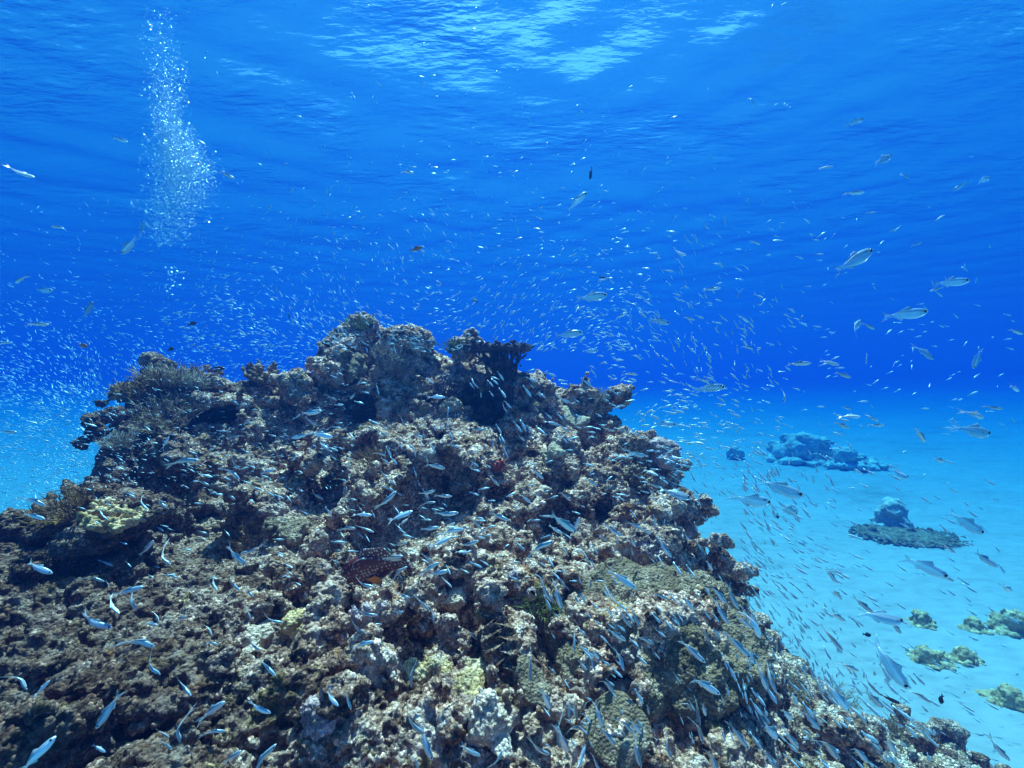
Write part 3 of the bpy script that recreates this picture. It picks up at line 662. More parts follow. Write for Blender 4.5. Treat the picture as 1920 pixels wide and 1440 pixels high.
# clam with a zigzag gape
def clam():
    hs = sorted(q for q in (hit(x, y)[2] for x in (900, 938, 976) for y in (1150, 1175, 1200, 1225, 1250)) if q); d = hs[2] - .012; loc = px(938, 1200, d); s = d / F; print('clam', d, hs)
    root = tag(link(bpy.data.objects.new('giant_clam', None)), 'rock grown clam with a dark zigzag gape between its shells', 'clam')
    root.location = loc; root.rotation_euler = rot_to(Vector((.05, -.70, .72)).normalized(), R(8))
    nu, nv = 61, 16
    def zig(u): return (abs((u * 4.5) % 1 - .5) * 4 - 1)
    for side in (-1, 1):
        V = []
        for k in range(2):
            for i in range(nu):
                u = i / (nu - 1); z0 = zig(u)
                for j in range(nv):
                    v = j / (nv - 1); env = math.sin(math.pi * min(max(u, .02), .98)) ** .5
                    x = side * (2.2 + v * 34 * env) + z0 * 11 * (1 - v) ** .8
                    y = (u - .5) * 112 * (1 - .15 * v)
                    z = 10 * env * math.sqrt(max(0, 1 - v ** 2)) - 16 * v + 3.0 * z0 * side * (1 - v) + (2.2 if (i * 7 + j * 3) % 5 == 0 else 0) - k * 7
                    V.append((x * s, y * s, z * s))
        Fc = []; N = nu * nv
        for i in range(nu - 1):
            for j in range(nv - 1):
                a, b, c, e = i * nv + j, (i + 1) * nv + j, (i + 1) * nv + j + 1, i * nv + j + 1
                Fc += [(a, b, c, e), (N + e, N + c, N + b, N + a)]
            Fc += [(i * nv, N + i * nv, N + (i + 1) * nv, (i + 1) * nv), (i * nv + nv - 1, (i + 1) * nv + nv - 1, N + (i + 1) * nv + nv - 1, N + i * nv + nv - 1)]
        for j in range(nv - 1):
            Fc += [(j, j + 1, N + j + 1, N + j), (N - nv + j, 2 * N - nv + j, 2 * N - nv + j + 1, N - nv + j + 1)]
        mesh_obj('shell', V, Fc, M_REEF, root)
    m, t, b = mat('clam_mantle'); b.inputs['Base Color'].default_value = (.02, .015, .015, 1)
    V = []; 
    for i in range(nu):
        u = i / (nu - 1); y = (u - .5) * 100
        for x, z in ((-13, -3), (13, -3), (13, -14), (-13, -14)): V.append(((x + zig(u) * 11) * s, y * s, z * s))
    Fc = [(i * 4 + a, i * 4 + (a + 1) % 4, (i + 1) * 4 + (a + 1) % 4, (i + 1) * 4 + a) for i in range(nu - 1) for a in range(4)] + [(3, 2, 1, 0), tuple(4 * (nu - 1) + a for a in range(4))]
    mesh_obj('mantle', V, Fc, m, root, smooth=False)
clam()

# algae and twiggy soft corals
def blade_mesh(rs, n, L, wd, spread, branch=0):
    V, Fc = [], []
    def ribbon(p, d, length, w0):
        k = 6; side = Vector((rs.normal(), rs.normal(), rs.normal() * .3)).cross(d).normalized()
        b0 = len(V); nrm = side.cross(d).normalized(); pts = []
        for i in range(k):
            t_ = i / (k - 1); w_ = w0 * (1 - t_ * .85) * (.6 + .4 * math.sin(t_ * 3.1))
            for a, b in ((1, .35), (-1, .35), (-1, -.35), (1, -.35)): V.append(tuple(p + side * w_ * a + nrm * w_ * b))
            pts.append((p.copy(), d.copy()))
            d = (d + Vector((rs.normal(0, .14), rs.normal(0, .14), rs.normal(0, .1)))).normalized(); p = p + d * length / (k - 1)
        for i in range(k - 1):
            for a in range(4): Fc.append((b0 + i * 4 + a, b0 + i * 4 + (a + 1) % 4, b0 + (i + 1) * 4 + (a + 1) % 4, b0 + (i + 1) * 4 + a))
        Fc.append((b0 + 3, b0 + 2, b0 + 1, b0)); e = b0 + (k - 1) * 4; Fc.append((e, e + 1, e + 2, e + 3))
        return pts
    for i in range(n):
        a = rs.uniform(0, 6.28); q = math.sqrt(rs.rand()); p = Vector((math.cos(a) * q * spread * .5, math.sin(a) * q * spread * .5, 0))
        d = Vector((math.cos(a) * q * .8, math.sin(a) * q * .8, 1)).normalized()
        pts = ribbon(p, d, L * rs.uniform(.6, 1.1), wd)
        for k in range(branch):
            pp, dd = pts[rs.randint(1, 5)]
            dd = (dd + Vector((rs.normal(0, .6), rs.normal(0, .6), rs.normal(0, .35)))).normalized()
            ribbon(pp, dd, L * rs.uniform(.25, .5), wd * .75)
    return V, Fc
def plant_mat(name, c1, c2):
    m, t, b = mat(name); oi = node(t, 'ShaderNodeTexCoord'); ns = node(t, 'ShaderNodeTexNoise'); ns.inputs['Scale'].default_value = 25; t.links.new(oi.outputs['Object'], ns.inputs['Vector'])
    r = ramp(t, [(.35, c1), (.65, c2)]); t.links.new(ns.outputs[0], r.inputs[0]); t.links.new(r.outputs[0], b.inputs['Base Color']); b.inputs['Roughness'].default_value = .8
    return m
MP = {'green': plant_mat('green_algae', (.10, .12, .025), (.30, .30, .08)), 'tan': plant_mat('tan_soft_coral', (.2, .13, .075), (.6, .44, .30)), 'orange': plant_mat('orange_brown_algae', (.13, .055, .015), (.36, .2, .06)),
      'grey': plant_mat('grey_hydroid', (.2, .165, .13), (.55, .46, .37)), 'dark': plant_mat('dark_purple_fan', (.02, .015, .03), (.07, .05, .09))}
def tuft(name, x, y, hpx, n, kind, label, cat, spread=.6, wd=.045, branch=3, seed=0, lift=0, up=.7, d=None, lean=(0, 0)):
    rs = np.random.RandomState(seed + 100)
    loc, nrm, dd = on_reef(x, y, 0, up)
    if d: loc = px(x, y, d); dd = d; nrm = Vector((0, -.1, 1)).normalized()
    L = hpx * dd / F; V, Fc = blade_mesh(rs, n, L, L * wd, L * spread, branch)
    nrm = (nrm + Vector((lean[0], 0, lean[1]))).normalized()
    o = mesh_obj(name, V, Fc, MP[kind]); o.location = loc - nrm * L * .08; o.rotation_euler = rot_to(nrm); tag(o, label, cat); return o
tuft('algae_tuft', 672, 618, 30, 46, 'green', 'yellow green algae tuft crowning the highest point of the mound', 'algae', .9, seed=1, d=3.38)
tuft('algae_tuft', 640, 632, 22, 34, 'green', 'green algae tuft just left below the highest point', 'algae', .9, seed=2, d=3.38)
tuft('algae_tuft', 853, 660, 32, 40, 'green', 'bushy yellow green algae tuft on the crest left of the table coral', 'algae', .7, seed=3, d=3.4)
tuft('algae_tuft', 1015, 1135, 46, 60, 'green', 'olive green feathery algae tuft right above the zigzag clam', 'algae', .9, .03, 4, seed=4)
tuft('soft_coral', 320, 720, 44, 90, 'tan', 'twiggy tan soft coral bush on the left crest', 'coral', 1.6, .04, 5, seed=5, d=2.85)
tuft('soft_coral', 268, 742, 44, 70, 'orange', 'twiggy orange brown soft coral at the left end of the crest', 'coral', 1.1, .045, 5, seed=6, d=2.75, lean=(-.3, 0))
tuft('soft_coral', 372, 728, 36, 60, 'grey', 'twiggy grey soft coral above the large dark hole', 'coral', 1.0, .045, 5, seed=7, d=2.85, lean=(.2, 0))
tuft('soft_coral', 225, 835, 30, 90, 'grey', 'twiggy dark grey soft coral hanging on the left slope', 'coral', 1.3, .04, 5, seed=8, lean=(-.2, 0))
tuft('soft_coral', 310, 790, 44, 110, 'tan', 'dense twiggy tan soft coral left of the large dark hole', 'coral', 1.6, .035, 5, seed=9)
tuft('sea_fan', 838, 745, 50, 40, 'dark', 'dark purple feathery sea fan left of the dark hollow', 'sea fan', .5, .028, 5, seed=10)
tuft('hydroid_bush', 735, 690, 46, 80, 'grey', 'pale grey green feathery hydroid below the crest', 'hydroid', 1.1, .025, 5, seed=11)
tuft('soft_coral', 1125, 748, 20, 60, 'grey', 'spiky grey soft coral on the small right hand spire', 'coral', 1.1, .05, 4, seed=12)
tuft('soft_coral', 1190, 850, 36, 70, 'grey', 'fine grey feathery soft coral right below the small spire', 'coral', 1.3, .025, 5, seed=13)
tuft('soft_coral', 1560, 1320, 34, 150, 'grey', 'pale grey feathery soft coral on the low right shelf', 'coral', 1.6, .022, 5, seed=14)
tuft('soft_coral', 1480, 1290, 30, 100, 'tan', 'tan feathery soft coral where the low shelf meets the mound', 'coral', 1.3, .025, 5, seed=15)
tuft('soft_coral', 1690, 1385, 32, 100, 'tan', 'brown feathery soft coral at the far end of the low shelf', 'coral', 1.4, .03, 5, seed=16)
tuft('algae_tuft', 455, 1015, 40, 70, 'orange', 'thread like brown algae hanging at the dark hollow on the left', 'algae', 1.4, .014, 4, seed=17)
tuft('algae_tuft', 700, 870, 34, 60, 'orange', 'rust brown algae tuft left of the red coral', 'algae', 1.0, .03, 3, seed=18)
tuft('algae_tuft', 120, 960, 44, 70, 'orange', 'rust brown algae tuft on the ledge near the left frame edge', 'algae', 1.5, .03, 3, seed=19)
print('setting', round(time.time() - T0, 1))
# ---------------------------------------------------------------- fish
PR_T = [0, .05, .14, .28, .42, .56, .70, .84, 1.0]
PR_H = [.10, .42, .74, .97, 1.0, .88, .66, .42, .26]
PR_W = [.10, .48, .82, 1.0, .95, .78, .52, .28, .12]
def spine(x, bend):      # sideways bend of the body axis; x runs from +.5 (snout) to -.5 (tail tips)
    u = .18 - x
    return bend * (u * abs(u)) if u > 0 else bend * .25 * u * abs(u)
def fish_parts(hmax=.2, wmax=.11, bend=0.0, ring=10, fork=.55, tail_h=.11, dorsal=.07, tail_round=False):
    V, Fc = [], []
    for t_, hh, ww in zip(PR_T, PR_H, PR_W):
        x = .5 - .80 * t_
        for k in range(ring):
            a = 2 * math.pi * k / ring
            V.append((x, spine(x, bend) + math.cos(a) * wmax / 2 * ww, math.sin(a) * hmax / 2 * hh + (hmax * .04 if t_ < .2 else 0)))
    n = len(PR_T)
    for i in range(n - 1):
        for k in range(ring): Fc.append((i * ring + k, i * ring + (k + 1) % ring, (i + 1) * ring + (k + 1) % ring, (i + 1) * ring + k))
    Fc.append(tuple(range(ring))[::-1]); Fc.append(tuple((n - 1) * ring + k for k in range(ring)))
    body = (V, Fc)
    def sheet(pts, th=.006):
        k = len(pts); Vs = [(x, spine(x, bend) + th / 2 * q, z) for x, z, q in [(p[0], p[1], 1) for p in pts]] + [(x, spine(x, bend) - th / 2, z) for x, z in pts]
        Fs = [tuple(range(k)), tuple(range(2 * k - 1, k - 1, -1))] + [(i, k + i, k + (i + 1) % k, (i + 1) % k) for i in range(k)]
        return Vs, Fs
    hp = hmax * .13
    if tail_round:
        pts = [(-.29, hp)] + [(-.30 - .2 * math.sin(a), math.cos(a) * tail_h) for a in np.linspace(.35, math.pi - .35, 9)] + [(-.29, -hp)]
        tail = [sheet(pts)]
    else:
        tail = [sheet([(-.28, hp), (-.36, tail_h * .62), (-.5, tail_h), (-.44, tail_h * .45), (-.5 + .11 * fork * 2, 0), (-.30, 0)]),
                sheet([(-.30, 0), (-.5 + .11 * fork * 2, 0), (-.44, -tail_h * .45), (-.5, -tail_h), (-.36, -tail_h * .62), (-.28, -hp)])]
    zt = lambda x: float(np.interp(.5 - x, [.8 * q for q in PR_T], [hmax / 2 * q for q in PR_H])) - .004
    dor = [sheet([(.16, zt(.16)), (.08, zt(.08) + dorsal), (-.04, zt(-.04) + dorsal * .55), (-.18, zt(-.18) + dorsal * .22), (-.18, zt(-.18)), (0, zt(0))])]
    ana = [sheet([(.0, -zt(.0)), (-.04, -zt(-.04) - dorsal * .7), (-.14, -zt(-.14) - dorsal * .35), (-.2, -zt(-.2))][::-1])]
    return body, tail, dor, ana
def join(parts):
    V, Fc = [], []
    for v, f in parts:
        b = len(V); V += list(v); Fc += [tuple(b + i for i in q) for q in f]
    return V, Fc
def fish_mat(name, back, side, stripe, belly, h, metal=.5, tail_a=.35, rough=.3, alpha=1.0):
    m, t, b = mat(name)
    tc = node(t, 'ShaderNodeTexCoord'); sx = node(t, 'ShaderNodeSeparateXYZ'); t.links.new(tc.outputs['Object'], sx.inputs[0])
    z = node(t, 'ShaderNodeMapRange'); z.inputs[1].default_value = -h / 2; z.inputs[2].default_value = h / 2; t.links.new(sx.outputs[2], z.inputs[0])
    r = ramp(t, [(0, belly), (.30, side), (.50, side), (.58, stripe), (.66, stripe), (.74, back), (1, back)]); t.links.new(z.outputs[0], r.inputs[0])
    oi = node(t, 'ShaderNodeObjectInfo'); ov = ramp(t, [(0, .72), (1, 1.08)]); t.links.new(oi.outputs['Random'], ov.inputs[0])
    t.links.new(mixc(t, 1.0, r.outputs[0], ov.outputs[0], 'MULTIPLY'), b.inputs['Base Color'])
    b.inputs['Metallic'].default_value = metal; b.inputs['Roughness'].default_value = rough
    if tail_a < 1 or alpha < 1:
        x = node(t, 'ShaderNodeMapRange'); x.inputs[1].default_value = -.34; x.inputs[2].default_value = .02; x.inputs[3].default_value = tail_a; x.inputs[4].default_value = alpha
        t.links.new(sx.outputs[0], x.inputs[0]); t.links.new(x.outputs[0], b.inputs['Alpha'])
    return m
M_SILVER = fish_mat('silver_blue_fish_skin', (.30, .44, .52), (.84, .93, .96), (1.0, 1.0, 1.0), (.9, .96, .98), .2, metal=.2)
M_PALE = fish_mat('pale_translucent_fish_skin', (.28, .54, .70), (.42, .74, .92), (.85, 1, 1), (.52, .80, .94), .24, metal=.3, tail_a=.25, alpha=.62)
M_DARK = fish_mat('dark_fish_skin', (.012, .012, .018), (.02, .02, .03), (.025, .025, .035), (.02, .02, .03), .4, metal=0, tail_a=1.0, rough=.6)
M_ORANGE = fish_mat('orange_fish_skin', (.55, .12, .02), (.75, .20, .03), (.8, .3, .08), (.75, .3, .12), .34, metal=0, tail_a=.9, rough=.5)
m_eye, _t, _b = mat('black_fish_eye'); _b.inputs['Base Color'].default_value = (.01, .01, .012, 1); _b.inputs['Roughness'].default_value = .15
m_ring, _t, _b = mat('silver_eye_ring'); _b.inputs['Base Color'].default_value = (.8, .85, .85, 1); _b.inputs['Metallic'].default_value = .6
def eye_geo(x, y, z, r, flat=.5):
    V, Fc = [], []
    for i in range(5):
        a = math.pi * i / 4
        for k in range(8):
            q = 2 * math.pi * k / 8; V.append((x + r * math.sin(a) * math.cos(q), y + r * flat * math.cos(a), z + r * math.sin(a) * math.sin(q)))
    for i in range(4):
        for k in range(8): Fc.append((i * 8 + k, i * 8 + (k + 1) % 8, (i + 1) * 8 + (k + 1) % 8, (i + 1) * 8 + k))
    return V, Fc
def mesh_data(name, VF, m, smooth=True):
    me = bpy.data.meshes.new(name); me.from_pydata(VF[0], [], VF[1]); me.materials.append(m)
    if smooth: me.polygons.foreach_set('use_smooth', np.ones(len(me.polygons), dtype=bool))
    me.update(); return me
# small silver fish, three bends, one mesh each; larger ones have tail, fins and eyes of their own
BENDS = (0.0, .75, -.75, 1.7, -1.7)
SMALL = []
for k, bd in enumerate(BENDS):
    b, ta, do, an = fish_parts(.19, .115, bd); SMALL.append(mesh_data('silver_fish', join([b] + ta + do + an), M_SILVER))
def proto(name, m, hmax, wmax, bend=0.0, dorsal=.07, tail_h=.12, fork=.55):
    b, ta, do, an = fish_parts(hmax, wmax, bend, 14, fork, tail_h, dorsal)
    ez = hmax * .13; ex = .405; ey = float(np.interp(.5 - ex, [.8 * q for q in PR_T], [wmax / 2 * q for q in PR_W])) * .93 
    return dict(name=name, body=mesh_data('body', b, m), parts=[('tail_fin', mesh_data('tail_fin', join(ta), m)), ('dorsal_fin', mesh_data('dorsal_fin', join(do), m)), ('anal_fin', mesh_data('anal_fin', join(an), m)),
                ('eye', mesh_data('eye', eye_geo(ex, ey + spine(ex, bend), ez, hmax * .15), m_eye)), ('eye', mesh_data('eye', eye_geo(ex, -ey + spine(ex, bend), ez, hmax * .15), m_eye))])
P_BIG = [proto('silver_fish', M_SILVER, .19, .115, bd) for bd in (0, .7, -.7, 1.7, -1.7)]
P_PALE = [proto('pale_fish', M_PALE, .24, .13, bd, .08) for bd in (0, .5, -.5)]
P_DARK = [proto('dark_damselfish', M_DARK, .40, .15, 0, .10, .16, .3)]
P_ORANGE = [proto('orange_fish', M_ORANGE, .30, .13, 0, .10, .16, .6)]
RF = np.random.RandomState(77)
def pose(x, y, ang, depth, yaw=0.0, roll=0.0):
    """the body axis points at angle ang (degrees, clockwise from right) as seen in the picture plane, yaw turns it in depth"""
    a = R(ang); d = Vector((math.cos(a) * math.cos(yaw), math.sin(yaw), -math.sin(a) * math.cos(yaw))).normalized()
    up = Vector((0, -.35, 1)); up = up - d * up.dot(d)
    if up.length < .2: up = Vector((.4, -1, .2)) - d * Vector((.4, -1, .2)).dot(d)
    up.normalize(); side = up.cross(d).normalized()
    M = Matrix((d, side, up)).transposed().to_4x4() @ Matrix.Rotation(roll, 4, 'X')
    return px(x, y, depth), M.to_euler()
LAND = [('over the mound top, its peak', 670, 640, 95), ('near the table coral', 950, 690, 80), ('under the table coral', 900, 780, 75), ('near the small right hand spire', 1115, 745, 70), ('near the brown coral ball', 1005, 775, 45),
        ('over the large left hole', 395, 785, 70), ('by the twiggy coral at left crest', 300, 720, 60), ('over the pale ledge at upper left', 340, 880, 85), ('over the upper left slope', 500, 850, 90), ('over the gap above the grouper', 790, 960, 75),
        ('in front of the spotted grouper', 700, 1060, 75), ('over the mouth of the grouper cave', 640, 985, 60), ('right of the grouper cave', 830, 1050, 70), ('over the red coral', 930, 885, 55), ('right of the grouper cave hole', 1060, 1030, 70), ('over the middle of the mound', 760, 870, 95),
        ('over the pinkish fingered coral', 700, 1160, 70), ('over the yellow knobbly corals', 820, 1270, 85), ('by the cream coral head', 925, 1370, 60), ('beside the zigzag clam', 960, 1210, 60), ('over the upper leather coral', 1110, 1110, 85), ('over the middle of the leather coral', 1200, 1190, 85),
        ('over the lower leather coral', 1130, 1290, 75), ('over the tongue shaped coral lobe', 1150, 1370, 60), ('at the hollow below the leather coral', 1060, 1375, 60), ('over the leather coral at its right', 1350, 1170, 90), ('over the lower right hollow', 1330, 1370, 85), ('over the low right shelf', 1540, 1370, 120),
        ('over the right shoulder of the mound', 1240, 900, 85), ('over the right flank', 1200, 1010, 85), ('over the right flank near the sand', 1320, 1020, 80), ('over the dark hollow at left', 280, 1080, 95), ('over the brown ledge at far left', 90, 1020, 110), ('over the brown left foot of the mound', 150, 1180, 110),
        ('in the bottom left corner', 90, 1360, 130), ('over the dark pit at bottom left', 380, 1330, 110), ('over the cream coral patch', 500, 1190, 80), ('over the pinkish coral at the bottom', 620, 1340, 90), ('at the bottom below yellow corals', 790, 1400, 80), ('at the bottom edge of the frame', 1150, 1425, 120),
        ('against the sand beside the mound', 1480, 1000, 130), ('against the sand near the far outcrops', 1560, 870, 110), ('against the sand by the rubble patch', 1720, 1000, 110), ('against the sand by the yellowish rocks', 1740, 1200, 110), ('against the sand off the low right shelf', 1680, 1330, 120), ('against sand below the mound shoulder', 1560, 1120, 100),
        ('in open water at the far right', 1850, 700, 140), ('in open water high on the right', 1700, 330, 200), ('in open water right of the mound', 1520, 650, 170), ('in open water above the table coral', 1070, 560, 120), ('in open water above the right spire', 1240, 640, 110), ('in open water high in the middle', 950, 330, 220),
        ('in water below the bubble column', 250, 470, 110), ('in water left of the bubbles', 90, 380, 130), ('in open water at the far left', 60, 600, 120), ('in open water over the left crest', 300, 600, 120), ('just over the horizon at right', 1640, 780, 110), ('high at the right', 1480, 300, 130)]
def heading(a):
    a = (a + 180) % 360 - 180
    for lo, hi, s in ((-22, 12, 'level'), (12, 30, 'dipping gently'), (30, 50, 'slanting down'), (50, 70, 'diving steeply'), (70, 112, 'diving straight down'), (112, 150, 'diving to the left'), (-50, -22, 'rising to the right'), (-112, -50, 'rising steeply')):
        if lo <= a < hi: return s
    return 'facing left' if abs(a) > 150 else 'rising to the left'
def where(x, y):
    return min(LAND, key=lambda L: ((x - L[1]) ** 2 + (y - L[2]) ** 2) / L[3] ** 2)[0]
FISH = []
def copy_tree(o, parent=None):
    c = o.copy(); C.objects.link(c)
    if parent is not None: c.parent = parent
    return c
def put(kind, x, y, ang, Lpx, depth=None, curved=False):
    loc, nor, hd = hit(x, y)
    lim = hd - .05 if hd else 40.0
    if y > 860:
        gd = -SAND_Z * F / (y - HORIZON) - .2
        lim = min(lim, gd)
    size = {'small': .072, 'big': .085, 'pale': .115, 'dark': .07, 'orange': .075}[kind] * RF.uniform(.85, 1.15)
    d = depth or F * size / Lpx
    if hd: d = min(d, lim - RF.uniform(.02, .22)) if kind != 'pale' else min(d, lim - .1)
    d = max(min(d, lim), .55)
    sc = Lpx / F * d
    yaw = RF.uniform(-.45, .45); sc = sc / math.cos(yaw)
    ex, eu = pose(x, y, ang + RF.uniform(-3, 3), d, yaw, RF.normal(0, .38))
    if kind == 'small':
        o = bpy.data.objects.new('silver_fish', SMALL[(3 + RF.randint(2)) if curved else RF.randint(3)]); C.objects.link(o)
    else:
        P = {'big': P_BIG, 'pale': P_PALE, 'dark': P_DARK, 'orange': P_ORANGE}[kind]
        pr = P[(3 + RF.randint(2)) if (curved and kind == 'big') else RF.randint(min(3, len(P)))]
        o = bpy.data.objects.new(pr['name'], pr['body']); C.objects.link(o)
        for nm, me in pr['parts']: link(bpy.data.objects.new(nm, me), o)
    o.location = ex; o.rotation_euler = eu; o.scale = (sc, sc, sc)
    FISH.append((o, kind, x, y, ang, Lpx, curved))
    return o
# (x, y, heading, length) read off the photograph
BIG = [(1600,490,-30,95),(1080,378,-40,55),(1108,557,-12,66),(1065,627,-5,56),(1327,728,-5,66),(1695,590,-3,80),(1780,530,-3,60),(1603,614,-35,50),(1828,808,10,85),(1460,915,18,88),(1410,940,10,88),(1475,955,25,58),(1667,1247,55,92),(1650,1157,10,86),(1810,980,33,78),(243,460,145,50),(80,545,0,40),(165,582,-60,38),(1655,300,-25,52),(1840,338,-12,42),(1803,348,150,28),(1600,230,-15,34),(1682,888,18,56),(1245,795,5,42),(1105,658,0,34),(1235,602,12,42),(267,430,-70,28),(1730,1060,25,82),(1190,852,10,48),(1265,925,20,60),(1832,672,88,36),(1733,660,35,46)]
RFISH = [(1010,1025,-20,62),(1055,980,40,72),(1165,1085,30,58),(1380,1207,45,68),(1320,1283,32,66),(1553,1397,55,76),(1417,1173,65,70),(1297,1220,38,52),(995,1247,90,62),(1045,1373,80,56),(1057,1393,72,60),(1022,1110,55,52),(1045,1120,70,56),(797,1395,65,66),(773,1360,45,60),(175,1170,30,56,1),(265,1203,25,52,1),(70,1065,25,55),(440,1043,40,52),(303,1048,20,46,1),(280,1253,35,46,1),(345,1288,30,46),(205,1330,115,62),(400,1330,-35,60),(490,1420,-35,60,1),(65,1420,-50,72),(40,1270,55,52,1),(330,1370,80,52,1),(1173,1357,45,42),(1137,1377,45,48),(1193,1413,72,56),(1440,1367,45,66),(1383,1377,55,56),(1312,1367,80,56),(1308,1333,80,52),(1573,1310,50,70),(1430,1273,65,52),(1667,1393,60,60),(1637,1310,40,60),(1140,1283,58,46),(1023,1310,70,56),(580,775,-10,50),(345,863,0,56),(435,885,40,42),(817,744,3,34),(815,873,25,40),(725,940,-50,46),(750,968,-20,50),(835,965,-10,50),(790,1130,50,46),(770,1265,85,46)]
SMALLS = [(37,525,160,28),(70,608,0,36),(10,642,0,30),(15,810,0,38),(438,752,40,24),(63,938,30,45),(265,945,25,40),(300,943,30,35),(440,872,40,25),(583,790,45,26),(565,818,170,40),(600,815,15,48),(605,835,30,30),(500,885,-20,30),(595,930,40,25),(310,830,-60,25),(63,968,15,45),(190,966,30,35),(175,1083,25,40),(197,1055,25,30),(275,1030,-60,35),(470,1035,175,35,1),(320,1080,15,25),(240,1108,-8,45),(400,1096,40,30),(435,1095,35,40),(465,1110,30,30),(210,1138,25,45),(245,1130,60,35,1),(340,1160,-30,30),(283,1170,-5,35),(295,1155,70,25),(392,1178,50,30),(395,1205,10,25),(80,1290,-50,30),(305,1375,40,30),(310,1395,50,30),(400,1370,15,40),(485,1330,35,45),(435,1420,-40,50),(185,1403,30,30),(620,1310,25,40),(510,1165,8,40),(465,1150,90,30),(500,1250,30,50),(475,1212,40,30),
 (650,990,5,35),(683,991,15,40),(680,965,5,35),(755,980,-35,25),(805,992,-10,35),(845,995,0,45),(870,990,12,30),(893,980,50,30),(935,968,20,40),(825,1017,-20,45),(878,1022,-30,45),(865,1035,10,25),(970,1020,40,40),(1040,993,20,30),(1080,985,-70,35),(1150,997,20,40),(1190,985,30,28),(1210,995,35,25),(1130,1008,40,25),(1245,1028,50,45),(1185,1015,55,30),(750,1022,-25,30),(735,1045,-10,45),(740,1050,-5,35),(675,1048,5,25),(632,1052,85,22),(745,1072,-25,40,1),(680,1097,0,45),(800,1045,30,30),(805,1065,-30,40),(820,1075,-12,45),(838,1092,50,30),(755,1118,5,30),(810,1150,75,35),(685,1153,0,45),(700,1172,8,30),(670,1180,35,35),(680,1207,-5,40),(780,1180,-35,30),(885,1190,48,35),(745,1147,-5,25),(653,1315,75,35),(883,1410,35,40),(780,1425,70,30),(1050,1085,55,35),(1108,1090,100,25),(1235,1115,25,40),(1077,1200,95,35),(1155,1190,40,50),(1190,1155,65,40),(1170,1160,50,40),(1207,1197,35,45),(1115,1225,60,35),(1110,1243,68,30),(1163,1233,80,40),(1067,1323,90,40),(1077,1330,80,45),(1097,1320,100,30),(1077,1363,30,45),(1123,1343,68,45),(1192,1363,55,45),(1010,1407,28,50),(933,1427,-60,40),(1090,1427,-70,50),(1117,1430,65,40),
 (1347,1113,58,45),(1373,1123,55,50),(1352,1150,55,50),(1393,1163,50,45),(1323,1187,75,35),(1320,1330,70,35),(1443,1273,70,45),(1483,1387,50,50),(1440,1417,60,45),(1337,1423,75,50),(1763,1077,28,40),(1843,1047,30,55),(1557,1193,50,60),(1590,1250,30,60),(1680,1177,45,35),(1567,1153,35,45),(1720,1300,35,45),(1617,1133,45,40),(1557,1077,60,35),(1567,1110,50,35),(1887,1103,25,45),(1873,1407,45,50),(1633,1287,40,35),(1777,1027,40,35),(1757,542,165,25),(1630,612,20,25),(1905,622,20,30),(1902,728,22,35),(1830,777,18,50),(1863,765,10,28),(1790,787,40,18),(1725,815,45,40),(1497,682,0,40),(1555,680,20,30),(1580,703,18,32),(1320,714,5,25),(1472,743,110,28),(1595,780,8,38),(1578,797,20,35),(1587,765,15,22),(1635,784,30,22),(1645,798,-5,30),(1760,862,20,35),(1430,567,-45,25),(1335,542,-8,30),(1385,550,100,20),(1500,598,-50,18),(1625,672,80,20),(1678,680,-25,18),(1400,650,20,25),(1420,655,-20,22),(1395,598,25,25),(1292,597,20,22),(1548,314,5,22),(1603,362,0,34),(1417,455,20,20),(1720,458,-20,18),(1670,432,-15,16),(1410,190,60,16),(1470,195,-45,16),(1697,330,40,16),(1165,592,-30,30),(1180,700,10,30),(1272,475,5,35),(765,322,20,25),(425,328,25,28),(40,326,12,45),(112,426,175,26),(225,262,15,30),
 (675,715,125,20),(708,730,70,22),(663,742,140,20),(712,850,25,24),(728,915,25,28),(895,805,-5,25),(780,815,30,25),(945,845,60,32),(1035,793,20,28),(1070,803,40,22),(1220,885,25,28),(1225,910,25,28),(925,900,45,30),(800,925,-20,35),(830,930,5,35),(800,942,0,35),(655,935,10,30),(640,898,30,25),(1060,930,45,25),(945,765,50,20),(952,758,50,20),(890,720,50,20),(1015,740,40,20),(870,650,15,18),(1140,1110,50,28),(1260,1080,50,30),(1290,1130,55,34),(1270,1165,60,30),(1225,1255,55,32),(1255,1290,60,34),(1290,1320,62,38),(1400,1320,60,44),(1475,1340,52,44),(1520,1350,50,48),(1610,1410,52,50),(1250,1400,70,40),(1215,1330,75,30),(560,700,-30,22),(620,745,30,24),(690,800,45,26),(755,790,60,22),(850,835,20,24),(975,820,35,24),(1140,805,20,26),(1110,905,30,26),(985,935,40,26),(1010,890,45,26),(900,1000,-30,26),(1100,1050,30,24),(1160,1045,40,26),(1290,1010,55,30),(1330,1060,55,32),(540,1060,20,24),(600,1000,30,24),(430,930,30,28),(380,905,20,28)]
for f in BIG: put('pale', *f[:4])
for f in RFISH: put('big', *f[:4], curved=len(f) > 4)
for f in SMALLS: put('small', *f[:4], curved=len(f) > 4)
for f in ((1108,324,95,24),(890,563,30,14),(360,607,-15,18),(542,592,60,13),(320,655,-20,16),(1130,521,20,14),(1625,1190,10,18),(1667,1310,20,30),(1765,1310,80,22),(1690,1342,10,22),(410,690,10,18),(1458,967,80,12)): put('dark', *f)
for f in ((780,467,-20,24),(155,648,5,28)): put('orange', *f)
